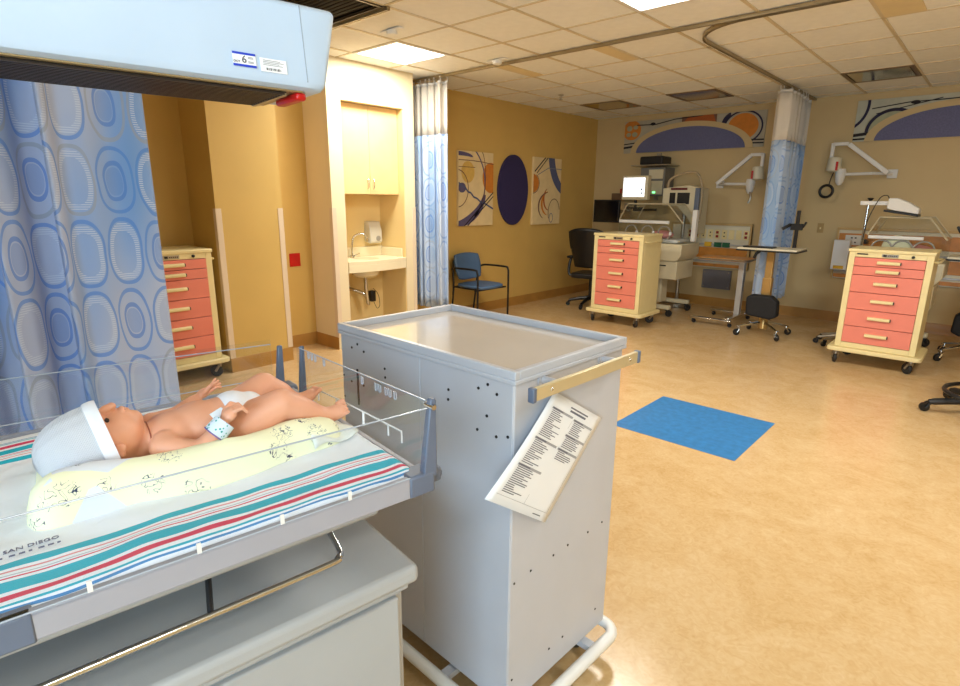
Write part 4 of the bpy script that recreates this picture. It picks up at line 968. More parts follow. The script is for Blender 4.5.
def ringq(cx, cy, rx, ry, w_, a0=0, a1=2*PI, n=40, w2=None):
    qs = []
    for k in range(n):
        t0, t1 = k/n, (k+1)/n; aa, ab = a0+(a1-a0)*t0, a0+(a1-a0)*t1
        wa_ = w_ if w2 is None else w_+(w2-w_)*math.sin(PI*t0); wb = w_ if w2 is None else w_+(w2-w_)*math.sin(PI*t1)
        qs.append([(cx+rx*math.cos(aa), cy+ry*math.sin(aa)), (cx+rx*math.cos(ab), cy+ry*math.sin(ab)), (cx+(rx-wb)*math.cos(ab), cy+(ry-wb)*math.sin(ab)), (cx+(rx-wa_)*math.cos(aa), cy+(ry-wa_)*math.sin(aa))])
    return qs
def line(pts, w_):
    qs = []
    for (a, b_) in zip(pts[:-1], pts[1:]):
        dx, dy = b_[0]-a[0], b_[1]-a[1]; l_ = math.hypot(dx, dy) or 1; nx, ny = -dy/l_*w_/2, dx/l_*w_/2
        qs.append([(a[0]+nx, a[1]+ny), (b_[0]+nx, b_[1]+ny), (b_[0]-nx, b_[1]-ny), (a[0]-nx, a[1]-ny)])
    return qs
def prints(parent, shapes, w_, h_, to3, name='printed_shape', keep=None):
    # shapes: (colour, list of polygons in 0..w, 0..h) laid one over another as thin ink layers
    for layer, (colr, polys) in enumerate(shapes):
        def fn(b):
            for p in polys:
                q = clip(p, 0, w_, 0, h_)
                if keep: q = keep(q)
                if len(q) >= 3:
                    try: b.faces.new([b.verts.new(to3(u_, v_, .0006*(layer+1))) for u_, v_ in q])
                    except ValueError: pass
        part(name, AM[colr], parent, fn, smooth=False)['kind'] = 'stuff'
def wall_canvas(y0, y1, z0, z1, label, shapes):
    t = thing('canvas_print', label, 'wall art', (XL+.0015, (y0+y1)/2, z0), 0, 'art panels on the tan wall')
    w_, h_ = y1-y0, z1-z0
    part('canvas', M_canvas, t, lambda b: box(b, 0, .035, -w_/2, w_/2, 0, h_), .003)
    prints(t, shapes, w_, h_, lambda u_, v_, l_: (.035+l_, u_-w_/2, v_))
s1_ = [('ochre', [ell(.18, .68, .10, .10)]), ('orange', [ell(.60, .63, .15, .20)]), ('purple', [ell(.20, .40, .33, .52)]), ]
w1, h1 = .65, .91
shapes1 = [('ochre', [ell(.17, .66, .12, .13)]), ('orange', [ell(.60, .60, .16, .19)]),
    ('purple', ringq(-.02, .52, .52, .53, .03, -.9, 1.75, w2=.02) + ringq(-.02, .43, .53, .44, .05, -1.75, -.1, w2=.11)),
    ('purple', ringq(.0, .84, .26, .06, .05, 0, PI)),
    ('brown', ringq(-.02, .46, .20, .23, .012) + line([(0, .80), (.25, .80), (.45, .79), (.65, .77)], .010) + line([(0, .72), (.3, .72)], .008)),
    ('purple', [ell(.06, .47, .07, .06)]), ('slate', line([(.0, .53), (.06, .49), (.12, .47), (.17, .42), (.22, .41), (.27, .36), (.34, .34), (.40, .30), (.48, .28), (.65, .21)], .022)),
    ('black', line([(.10, 0), (.65, .42)], .016) + line([(.16, 0), (.65, .37)], .014)), ('brown', ringq(.40, .60, .10, .33, .012, -1.2, 1.4))]
wall_canvas(5.18, 5.83, 1.16, 2.07, 'cream canvas print with purple arcs and a gold circle beside the curtain', shapes1)
shapes3 = [('orange', [ell(-.02, .58, .15, .13)]), ('slate', ringq(.95, 1.0, .60, .62, .12, 2.5, 4.3, w2=.15)), ('brown', ringq(-.02, .58, .165, .145, .012, -1.6, 1.0)),
    ('orange', ringq(.36, .30, .17, .17, .010, 1.6, 4.6, w2=.045)), ('rust', ringq(.38, .36, .14, .16, .008, 1.9, 4.7, w2=.035)), ('brown', ringq(.36, .26, .24, .20, .008, 1.6, 4.2, w2=.03)),
    ('brown', ringq(.52, .17, .15, .20, .012, .2, 3.6)), ('grey', ringq(.45, .09, .05, .07, .012)), ('black', line([(.02, .74), (.27, .94)], .018) + line([(.07, .72), (.33, .94)], .014)), ('grey', line([(.10, .70), (.35, .80), (.69, .79)], .010))]
wall_canvas(6.70, 7.385, 1.14, 2.08, 'cream canvas print with orange swirls and a slate blue arc', shapes3)
ov = thing('oval_panel', 'dark navy oval wall panel between the two canvas prints', 'wall art', (XL+.0015, 6.265, 1.15), 0, 'art panels on the tan wall')
part('oval_board', mat('navy_fabric', (44, 36, 84), .8, vary=.25, scale=160, bump=.3, bscale=300), ov, lambda b: extrude_poly(b, ell(0, .465, .32, .465, 56), 0, .035, 'yz'), .004)

# ------------------------------------------------------------------ arched murals on the back wall
M_arch = mat('arch_slate', (104, 106, 142), .8, vary=.12, scale=80)
M_mural = mat('mural_ground', (178, 170, 150), .75, vary=.08, scale=8)
def mural(x0, label, shapes, tint):
    t = thing('arched_mural', label, 'wall mural', (x0, YB-.0015, 2.20), 0, 'murals on the back wall'); w_, h_ = 2.05, .46
    part('mural_board', tint, t, lambda b: box(b, 0, w_, -.015, 0, 0, h_), .001)
    prints(t, shapes, w_, h_, lambda u_, v_, l_: (u_, -.015-l_, v_))
    cx = 1.02; rx, ry = .80, .325
    part('arch_border', M_wall_back, t, lambda b: extrude_poly(b, [(cx+.90*math.cos(PI*k/30), .40*math.sin(PI*k/30)-.004) for k in range(31)], -.026, -.016, 'xz'))
    part('arch_panel', M_arch, t, lambda b: extrude_poly(b, [(cx+rx*math.cos(PI*k/30), ry*math.sin(PI*k/30)) for k in range(31)], -.034, -.0255, 'xz'))
mural(-4.62, 'arched slate panel under an orange ringed mural behind the monitor-topped incubator', [
    ('orange', [ell(.12, .33, .15, .14)]), ('sage', [ell(.07, .27, .04, .03), ell(.17, .27, .045, .035), ell(.08, .36, .045, .04), ell(.18, .37, .04, .03)]), ('brown', [[(.9, .46), (.9, .34), (1.4, .30), (1.4, .46)]]), ('rust', [[(.9, .36), (1.0, .46), (1.35, .46), (1.4, .33)]]),
    ('orange', [ell(1.76, .27, .20, .17)]), ('navy', ringq(1.76, .26, .26, .22, .022) + ringq(1.62, .27, .16, .20, .05, 1.8, 4.4)), ('black', line([(.2, .40), (.5, .39), (.8, .44), (1.2, .46)], .014) + line([(0, .13), (.25, .15), (.5, .19)], .016) + line([(0, .08), (.22, .10)], .03) + line([(1.7, .10), (2.05, .09)], .02) + line([(1.7, .06), (2.05, .05)], .02)), ('black', [ell(.46, .40, .04, .022)])], M_mural)
M_mural2 = mat('mural_ground_pale', (186, 186, 170), .75, vary=.10, scale=8)
mural(-1.56, 'arched slate panel under a pale navy-ringed mural above the lamp-topped incubator', [
    ('sage', [ell(.35, .15, .24, .18)]), ('ltblue', [ell(.45, .12, .16, .12)]), ('navy', ringq(.38, .10, .27, .25, .035, .5, PI) + ringq(-.12, .42, .25, .30, .03, -1.5, .3)), ('black', line([(.15, .36), (.5, .40), (.8, .40), (1.3, .41), (2.05, .40)], .012) + line([(.2, .30), (.4, .34), (.6, .38), (.8, .42)], .010) + line([(0, .07), (.3, .10), (.55, .2)], .035) + line([(0, .025), (.25, .03)], .02)), ('black', [ell(.56, .395, .045, .02)]), ('sage', line([(.8, .3), (1.0, .38), (1.2, .42)], .012)), ('black', line([(1.0, .44), (1.5, .40), (2.05, .43)], .02))], M_mural2)

# ------------------------------------------------------------------ blue-seat side chair by the tan wall
M_chblue = mat('chair_blue', (74, 104, 140), .5, vary=.06)
ch = thing('side_chair', 'blue padded side chair with black tube arms against the tan wall', 'chair', (-4.78, 5.23, 0), PI/2)   # local -y faces +X
def seat(b):
    n_ = 14; rows = []
    for i in range(n_+1):
        row = []
        for k in range(n_+1):
            u_, v_ = -1+2*i/n_, -1+2*k/n_; sx = .235*u_*math.sqrt(1-.25*v_*v_); sy = .225*v_*math.sqrt(1-.25*u_*u_); row.append(b.verts.new((sx, -.03+sy, .455-.02*(1-u_*u_)*(1-v_*v_)-(.02*max(0, -v_-.6)))))
        rows.append(row)
    for i in range(n_):
        for k in range(n_): b.faces.new((rows[i][k], rows[i+1][k], rows[i+1][k+1], rows[i][k+1]))
part('seat', M_chblue, ch, seat, thick=.035)
def back(b):
    n_ = 12; rows = []
    for i in range(n_+1):
        row = []
        for k in range(n_+1):
            u_, v_ = -1+2*i/n_, -1+2*k/n_; row.append(b.verts.new((.225*u_*math.sqrt(1-.22*v_*v_)*(1+.05*v_), .215+.035*v_-.035*(u_*u_), .67+.165*v_*math.sqrt(1-.25*u_*u_))))
        rows.append(row)
    for i in range(n_):
        for k in range(n_): b.faces.new((rows[i][k], rows[i+1][k], rows[i+1][k+1], rows[i][k+1]))
part('backrest', M_chblue, ch, back, thick=.028)
for s in (-1, 1):
    part('arm_leg', M_black, ch, lambda b: tube(b, smooth_path([(s*.285, -.245, .012), (s*.285, -.245, .55), (s*.285, -.235, .645), (s*.285, -.19, .672), (s*.285, .10, .672), (s*.27, .19, .660), (s*.225, .225, .63)], 5), .0125, 10))
    part('leg', M_black, ch, lambda b: tube(b, smooth_path([(s*.20, .285, .012), (s*.21, .235, .40), (s*.22, .23, .55), (s*.20, .245, .75)], 5), .0125, 10))
part('seat_frame', M_black, ch, lambda b: (tube(b, [(-.285, -.20, .42), (.285, -.20, .42)], .011, 8), tube(b, [(-.21, .235, .42), (.21, .235, .42)], .011, 8), tube(b, [(-.20, -.2, .42), (-.20, .235, .42)], .010, 8), tube(b, [(.20, -.2, .42), (.20, .235, .42)], .010, 8)))

# ------------------------------------------------------------------ pink drawer carts
M_cartside = mat('cart_side_cream', (222, 200, 146), .4, vary=.03)
def make_pink_cart(label, loc, rz):
    t = thing('drawer_cart', label, 'cart', loc, rz, 'pink drawer carts'); DP = .48
    part('cabinet_body', M_cream, t, lambda b: (box(b, -.31, -.262, 0, .05, .17, 1.056), box(b, .262, .31, 0, .05, .17, 1.056), box(b, -.31, .31, .05, DP, .17, 1.056), box(b, -.262, .262, 0, .05, .17, .218), box(b, -.262, .262, 0, .05, 1.012, 1.056)), .003)
    part('cart_top', M_cream, t, lambda b: box(b, -.318, .318, -.008, DP+.006, 1.056, 1.084), .005)
    part('base_deck', M_cream, t, lambda b: extrude_poly(b, [p[:2] for p in rrect(-.365, .365, -.045, DP+.02, .04, 0)], .130, .168, 'xy'), .006)
    z = 1.010
    for h_ in (.079, .079, .158, .158, .158, .158):
        z -= h_
        dr_ = part('drawer', M_pink, t, lambda b: box(b, -.260, .260, -.006, .045, z+.0025, z+h_-.0025), .002)
        zc = z+h_*(.55 if h_ > .1 else .5)
        part('handle', M_cream, dr_, lambda b: extrude_poly(b, [(-.006, zc-.012), (-.030, zc-.014), (-.034, zc-.004), (-.030, zc+.012), (-.006, zc+.014)], -.085, .085, 'yz'), .003)
        part('handle_end', M_dark, dr_, lambda b: extrude_poly(b, [(-.006, zc-.010), (-.028, zc-.012), (-.031, zc), (-.028, zc+.009), (-.006, zc+.011)], .0855, .092, 'yz'))
    part('lock', M_black, t, lambda b: lathe(b, [(.012, 0), (.012, .010), (.008, .014), (0, .014)], (.165, .0, 1.034), 14, (0, -1, 0)))
    np_ = part('name_plate', M_steel, t, lambda b: box(b, -.06, .06, -.004, 0, 1.020, 1.048), .001)
    part('plate_mark', M_black, np_, lambda b: (box(b, -.05, -.025, -.0055, -.004, 1.025, 1.043), [box(b, -.015+.014*k, -.006+.014*k, -.0055, -.004, 1.030, 1.038) for k in range(5)]) and None)
    part('label_strip', M_dark, t, lambda b: box(b, -.25, -.165, -.003, 0, 1.034, 1.046))
    part('push_rail', M_cream, t, lambda b: tube(b, smooth_path([(.31, .06, 1.0), (.345, .06, 1.0), (.345, DP-.06, 1.0), (.31, DP-.06, 1.0)], 3), .009, 8))
    for x, y, a in ((-.29, .02, 1.9), (.29, .02, 2.4), (-.29, DP-.05, .5), (.29, DP-.05, 3.6)): caster(t, x, y, .131, .050, .028, a)
    return t
make_pink_cart('pink six-drawer cart standing before the incubator with the lit monitor', (-3.405, 6.19, 0), 0.0).scale = (1.05, 1.0, 1.02)
make_pink_cart('pink six-drawer cart standing before the incubator with the overhead lamp', (-.715, 6.15, 0), 0.0)
make_pink_cart('pink six-drawer cart in the alcove half hidden by the near curtain', (-4.755, 1.66, 0), PI/2)

# ------------------------------------------------------------------ black office chair
oc = thing('office_chair', 'black mesh-back office chair beside the pink cart near the tan wall', 'chair', (-4.27, 7.06, 0), PI+.15)
def oback(b):
    n_ = 14; rows = []
    for i in range(n_+1):
        row = []
        for k in range(n_+1):
            u_, v_ = -1+2*i/n_, k/n_; w_ = .26*(.72+.38*v_-.10*v_**4); row.append(b.verts.new((w_*u_, .20+.10*v_*v_-.06*u_*u_+.03*math.sin(PI*v_), .58+.54*v_-.05*abs(u_)**3*(1 if v_ > .5 else 0))))
        rows.append(row)
    for i in range(n_):
        for k in range(n_): b.faces.new((rows[i][k], rows[i+1][k], rows[i+1][k+1], rows[i][k+1]))
part('backrest', M_black, oc, oback, thick=.035)
part('seat', M_dark, oc, lambda b: extrude_poly(b, [p[:2] for p in rrect(-.25, .25, -.27, .22, .09, 0)], .42, .49, 'xy'), .02, segs=3)
for s in (-1, 1): 
    ar = part('armrest', M_black, oc, lambda b: tube(b, smooth_path([(s*.20, .08, .43), (s*.31, .08, .46), (s*.32, .06, .60), (s*.31, .03, .68)], 4), .02, 8))
    part('arm_pad', M_black, ar, lambda b: obox(b, (s*.31, -.03, .70), (.09, .25, .035)), .012)
part('gas_column', M_dark, oc, lambda b: cyl(b, (0, 0, .10), (0, 0, .43), .03))
part('height_lever', M_black, oc, lambda b: tube(b, [(0, 0, .40), (-.28, -.05, .40)], .012, 8))
for k in range(5):
    a = .3+2*PI*k/5; part('base_spoke', M_black, oc, lambda b: tube(b, [(0, 0, .13), (.15*math.cos(a), .15*math.sin(a), .115), (.30*math.cos(a), .30*math.sin(a), .08)], [.032, .026, .018], 8)); caster(oc, .30*math.cos(a), .30*math.sin(a), .075, .030, .030, a, fork=M_black, wheel=M_black)

# ------------------------------------------------------------------ incubators
M_hoodclear = clear_mat('hood_acrylic', (.90, .92, .92))
M_incu = mat('incubator_cream', (216, 204, 172), .4, vary=.03)
def make_incubator(name, label, loc, rz=0.0, hw_=.50, zb=.62, zm=.95, hood_h=.50, slope=.22):
    t = thing(name, label, 'incubator', loc, rz, 'incubators along the back wall')
    part('bed_body', M_incu, t, lambda b: extrude_poly(b, [(-hw_, zm-.17), (-hw_+.04, zm-.22), (hw_-.06, zm-.22), (hw_, zm-.14), (hw_, zm), (-hw_, zm)], -.29, .29, 'xz'), .012)
    part('drawer_unit', M_incu, t, lambda b: box(b, -hw_+.08, hw_-.05, -.26, .26, zm-.46, zm-.225), .008)
    part('drawer_pull', M_dark, t, lambda b: box(b, hw_-.30, hw_-.20, -.268, -.258, zm-.29, zm-.275), .002)
    part('column', M_incu, t, lambda b: box(b, -.16, .16, -.10, .10, .14, zm-.46), .02)
    part('base_beam', M_incu, t, lambda b: box(b, -.05, .05, -.30, .30, .10, .16), .01)
    for s in (-1, 1):
        lg = part('base_leg', M_incu, t, lambda b: box(b, -hw_*.84, hw_*.84, s*.30-.035, s*.30+.035, .10, .155), .012)
        for x in (-hw_*.76, hw_*.76): caster(t, x, s*.30, .10, .045, .028, .6+x, fork=M_dark)
    # clear hood: prism with sloped ends, walls of sheet acrylic
    zt_ = zm+hood_h; sec = [(-hw_+.02, zm), (hw_-.02, zm), (hw_-.02, zm+hood_h*.52), (hw_-.02-slope, zt_), (-hw_+.02+slope*.5, zt_), (-hw_+.02, zm+hood_h*.58)]
    def hoodf(b):
        n_ = len(sec); A = [b.verts.new((x, -.26, z)) for x, z in sec]; B = [b.verts.new((x, .26, z)) for x, z in sec]
        b.faces.new(A); b.faces.new(B[::-1])
        for i in range(1, n_): b.faces.new((A[i], B[i], B[(i+1) % n_], A[(i+1) % n_]))
    hd_ = part('clear_hood', M_hoodclear, t, hoodf, smooth=False)
    M_rim = mat('hood_rim_tan', (186, 172, 140), .35, vary=.05)
    for y in (-.26, .26): part('hood_rim', M_rim, hd_, lambda b: tube(b, [(x, y, z) for x, z in sec[2:]], .009, 8))
    part('front_door_bar', M_white, hd_, lambda b: box(b, -hw_+.03, hw_-.20, -.29, -.262, zm+hood_h*.50, zm+hood_h*.58), .006)
    for x in (-hw_*.55, -hw_*.05, hw_*.45):
        pr = part('porthole_ring', mat('porthole_clear', (150, 148, 140), .25, vary=.05), hd_, lambda b: tube(b, [(x+.085*math.cos(a), -.265, zm+hood_h*.27+.085*math.sin(a)) for a in [2*PI*k/24 for k in range(24)]], .008, 8, closed=True))
        part('porthole_latch', M_white, pr, lambda b: box(b, x+.07, x+.10, -.285, -.262, zm+hood_h*.22, zm+hood_h*.30), .004)
    part('mattress', M_white, t, lambda b: box(b, -hw_+.10, hw_-.10, -.20, .20, zm+.005, zm+.05), .015)
    bdg = part('bedding_roll', mat('bedding_pink', (222, 150, 146), .9, vary=.1), t, lambda b: ball(b, (.06, 0, zm+.10), (.16, .11, .055)))
    return t
inc = make_incubator('incubator', 'clear-hooded incubator with lit monitor beside it behind a pink cart', (-3.49, 7.42, 0), 0, .47)
part('side_rail_box', M_white, inc, lambda b: box(b, .47, .53, -.05, .03, .98, 1.38), .01)
inr = make_incubator('incubator', 'clear-hooded incubator under a white overhead lamp behind a pink cart', (-.71, 7.22, 0), 0, .34, .55, .93, .42, .16)
part('scale_dial', mat('dial_cream', (222, 220, 186), .5), inr, lambda b: lathe(b, [(0, .02), (.10, .015), (.12, 0), (.12, -.01), (0, -.01)], (-.07, -.24, 1.06), 28, (0, -1, 0)))
# phototherapy lamp over the second incubator
pl2 = thing('phototherapy_lamp', 'white phototherapy lamp on a chrome pole over the incubator', 'lamp', (-1.075, 7.02, 0))
part('pole', M_chrome, pl2, lambda b: (cyl(b, (0, 0, .10), (0, 0, 1.47), .014),))
part('pole_base', M_steel, pl2, lambda b: [tube(b, [(0, 0, .12), (.26*math.cos(a), .26*math.sin(a), .07)], [.022, .014], 8) for a in (2.1, 2.8, 3.5, 4.1, 4.7)] and None)
for a in (2.1, 2.8, 3.5, 4.1, 4.7): caster(pl2, .26*math.cos(a), .26*math.sin(a), .07, .028, .024, a, fork=M_black, wheel=M_black)
part('arm', M_white, pl2, lambda b: box(b, -.07, .20, -.02, .02, 1.465, 1.505), .006)
part('arm_knob', M_black, pl2, lambda b: lathe(b, [(.008, 0), (.02, .012), (.03, .03), (0, .034)], (.01, 0, 1.505), 14))
def lampf(b):
    secs = [(.17, 1.435, 1.535), (.24, 1.415, 1.535), (.34, 1.40, 1.495), (.43, 1.385, 1.435)]
    rings = [[b.verts.new((x, sy*.11*(1 if z == z0 else .6), z)) for z, sy in ((z0, -1), (z0, 1), (z1, 1), (z1, -1))] for x, z0, z1 in secs]
    for A, B in zip(rings[:-1], rings[1:]):
        for k in range(4): b.faces.new((A[k], A[(k+1) % 4], B[(k+1) % 4], B[k]))
    b.faces.new(rings[0][::-1]); b.faces.new(rings[-1])
part('lamp_head', M_white, pl2, lampf, .01)
part('lamp_gasket', M_black, pl2, lambda b: extrude_poly(b, [(.15, 1.425), (.43, 1.380), (.43, 1.362), (.15, 1.405)], -.115, .115, 'xz'), .003)
part('power_cord', M_dark, pl2, lambda b: tube(b, smooth_path([(.17, -.04, 1.53), (.15, -.05, 1.56), (.10, -.05, 1.54), (.05, -.04, 1.42), (.01, -.03, 1.25), (.0, -.02, 1.0)], 6), .004, 6))
# ventilator stand behind the first incubator
vt = thing('ventilator', 'cream ventilator with dark displays and looping breathing hose beside the incubator', 'ventilator', (-3.36, 7.92, 0))
part('ventilator_body', M_incu, vt, lambda b: extrude_poly(b, [(-.27, 1.42), (-.27, 1.66), (.10, 1.70), (.26, 1.66), (.26, 1.05), (.10, 1.28), (-.05, 1.42)], -.16, .14, 'xz'), .012)
part('display', M_black, vt, lambda b: (box(b, -.16, -.08, -.168, -.158, 1.46, 1.60), box(b, -.05, .12, -.168, -.158, 1.45, 1.60)))
part('warning_strip', mat('dark_red_label', (96, 22, 20), .5), vt, lambda b: box(b, -.15, .08, -.168, -.158, 1.635, 1.665))
part('side_tank', M_bluegray, vt, lambda b: box(b, .20, .262, -.19, -.14, 1.30, 1.66), .006)
part('breathing_hose', mat('hose_grey', (176, 156, 124), .5, vary=.08, scale=60), vt, lambda b: tube(b, smooth_path([(-.22, -.1, 1.64), (-.21, -.1, 1.76), (-.10, -.1, 1.83), (.08, -.1, 1.87), (.19, -.1, 1.83), (.25, -.1, 1.68), (.26, -.1, 1.45), (.25, -.1, 1.25)], 7), .017, 10))
part('stand_pole', M_steel, vt, lambda b: cyl(b, (0, 0, .06), (0, 0, 1.42), .025))
part('stand_base', M_steel, vt, lambda b: (box(b, -.22, .22, -.03, .03, .0, .06), box(b, -.03, .03, -.14, .14, .0, .06)), .006)
# wall-mounted patient monitor with lit screen
mo = thing('patient_monitor', 'lit white patient monitor on a shelf bracket above the incubator', 'monitor', (-4.02, 7.68, 1.50), 0)
part('housing', M_incu, mo, lambda b: box(b, -.20, .20, 0, .10, 0, .335), .012)
part('screen', emit('screen_glow', (.86, .92, 1.0), 1.6), mo, lambda b: box(b, -.175, .155, -.003, .001, .045, .305))
part('screen_mark', M_ink, mo, lambda b: (box(b, .10, .125, -.0045, -.003, .13, .16), box(b, .11, .13, -.0045, -.003, .08, .11)))
part('stand_neck', M_dark, mo, lambda b: (cyl(b, (0, .06, -.10), (0, .06, .01), .02), box(b, -.10, .10, -.02, .12, -.125, -.10), box(b, -.03, .03, .05, .70, -.16, -.125)), .004)
pm = thing('monitor_module', 'grey module rack on a wall shelf beside the lit monitor', 'monitor module', (-4.02, 8.18, 1.50), 0)
part('rack', mat('module_grey', (120, 116, 110), .5), pm, lambda b: box(b, -.12, .26, -.12, .21, .06, .46), .01)
part('module', M_incu, pm, lambda b: (box(b, .02, .24, -.14, -.12, .30, .43), box(b, .02, .24, -.14, -.12, .08, .27)), .004)
part('shelf_plate', M_steel, pm, lambda b: box(b, -.26, .32, -.16, .215, .485, .50))
part('printer', M_dark, pm, lambda b: box(b, -.16, .20, -.10, .20, .50, .62), .02)
part('wall_post', M_steel, pm, lambda b: box(b, -.03, .03, .185, .218, 0, .68))
part('green_light', emit('led_green', (.1, 1, .25), 3.0), pm, lambda b: box(b, .10, .14, -.145, -.139, .10, .12))
# black computer monitor by the tan wall
cm = thing('computer_monitor', 'black computer monitor on a swing arm near the tan wall corner', 'monitor', (-4.48, 7.72, 1.17), 0)
part('display_panel', M_black, cm, lambda b: box(b, -.215, .215, 0, .045, 0, .33), .006)
part('screen', mat('screen_off', (6, 6, 8), .15, vary=.1), cm, lambda b: box(b, -.195, .195, -.002, .001, .025, .31))
part('swing_arm', M_steel, cm, lambda b: (box(b, -.05, .05, .045, .07, .10, .22), tube(b, [(0, .06, .16), (.10, .36, .16), (0, .665, .16)], .02, 8), box(b, -.06, .06, .655, .678, .05, .28)))
bx2 = thing('sharps_box', 'brown wall box with a red cap above the black monitor', 'box', (-4.55, 8.395, 1.50), 0)
part('box_body', mat('box_brown', (112, 84, 58), .5), bx2, lambda b: box(b, -.16, .16, -.14, 0, 0, .10), .006)
part('cap', M_red, bx2, lambda b: box(b, -.03, .06, -.12, -.04, .10, .17), .006)

# ------------------------------------------------------------------ headwall units on the back wall
def headwall(x0, x1, zc, label, kind):
    t = thing('headwall_unit', label, 'headwall', (x0, YB, 0), 0, 'bed headwall units'); w_ = x1-x0
    part('back_panel', M_offwhite, t, lambda b: box(b, 0, w_, -.045, 0, .56, 1.16), .006)
    part('frame', mat('headwall_frame', (196, 164, 108), .4), t, lambda b: (box(b, 0, w_, -.06, 0, 1.16, 1.19), box(b, 0, .025, -.06, 0, .56, 1.16), box(b, w_-.025, w_, -.06, 0, .56, 1.16)), .004)
    part('wood_band', M_wood, t, lambda b: box(b, .03, w_-.03, -.056, -.044, .70, .85), .002)
    part('wood_band', M_wood, t, lambda b: box(b, .03, w_-.03, -.056, -.044, .575, .62), .002)
    part('equipment_rail', M_alu, t, lambda b: (box(b, .03, w_-.03, -.075, -.045, .885, .905), box(b, .03, w_-.03, -.075, -.045, .645, .665)), .003)
    M_outred = mat('outlet_red', (150, 34, 28), .5, vary=.1)
    if kind == 1:
        for k in range(9):
            x = w_-.07-k*.098; pl_ = part('outlet_plate', M_cream, t, lambda b: box(b, x-.036, x+.036, -.054, -.044, .97, 1.10), .003)
            if k in (0, 4, 7, 8): part('socket', M_outred, pl_, lambda b: (box(b, x-.018, x+.018, -.058, -.053, 1.045, 1.08), box(b, x-.018, x+.018, -.058, -.053, .99, 1.025)), .002)
            elif k in (3, 5, 6): part('socket', M_dark, pl_, lambda b: (lathe(b, [(0, .003), (.010, 0)], (x, -.055, 1.06), 10, (0, -1, 0)), lathe(b, [(0, .003), (.010, 0)], (x, -.055, 1.01), 10, (0, -1, 0))))
        for a, m in ((.46, mat('tag_yellow', (226, 176, 40), .5)), (.58, mat('tag_green', (24, 96, 60), .5)), (.68, mat('tag_green', (24, 96, 60), .5))):
            part('gas_outlet', m, t, lambda b: box(b, w_*a, w_*a+.10, -.085, -.054, .86, .925), .004)
    else:
        part('wood_band', M_wood, t, lambda b: box(b, .03, w_-.03, -.056, -.044, .96, 1.12), .002)
        pl_ = part('outlet_plate', M_white, t, lambda b: box(b, .10, .28, -.064, -.054, .98, 1.10), .003)
        part('socket', M_dark, pl_, lambda b: (box(b, .16, .18, -.067, -.063, 1.06, 1.075), box(b, .20, .22, -.067, -.063, 1.06, 1.075), box(b, .16, .18, -.067, -.063, 1.005, 1.02), box(b, .20, .22, -.067, -.063, 1.005, 1.02)))
        part('plug', M_dark, t, lambda b: lathe(b, [(.03, 0), (.03, .03), (0, .04)], (.32, -.055, 1.03), 12, (0, -1, 0)))
    return t
headwall(-3.72, -2.57, 1, 'cream headwall with a row of red outlets behind the adjustable table', 1)
headwall(-1.56, 0.10, 1, 'wood-banded headwall with a white outlet behind the lamp-topped incubator', 2)
gb = thing('wall_box', 'grey access box low on the back wall behind the adjustable table', 'box', (-2.98, YB-.009, .26)); part('box_lid', mat('access_grey', (112, 108, 112), .5, vary=.05), gb, lambda b: box(b, -.20, .20, -.05, 0, 0, .27), .004); part('lid_screw', M_chrome, gb, lambda b: [lathe(b, [(0, .003), (.008, 0)], (x, -.05, z), 8, (0, -1, 0)) for x in (-.17, .17) for z in (.03, .24)] and None)
sw = thing('light_switch', 'tan wall switch plate between curtain and headwall', 'switch', (-1.76, YB, 1.11)); part('plate', mat('switch_tan', (176, 146, 92), .5), sw, lambda b: box(b, -.035, .035, -.008, 0, 0, .12), .002); part('toggle', M_cream, sw, lambda b: box(b, -.008, .008, -.018, -.008, .045, .07), .002)
gl_ = thing('glove_box', 'white glove box holder with yellow tabs on the headwall side', 'box', (-1.47, YB-.080, .68)); part('carton', M_paper, gl_, lambda b: box(b, -.08, .09, -.11, 0, 0, .36), .004); part('opening', mat('tag_yellow', (226, 176, 40), .5), gl_, lambda b: (box(b, -.05, .06, -.114, -.109, .01, .05), box(b, -.085, -.079, -.10, -.01, .02, .34)))
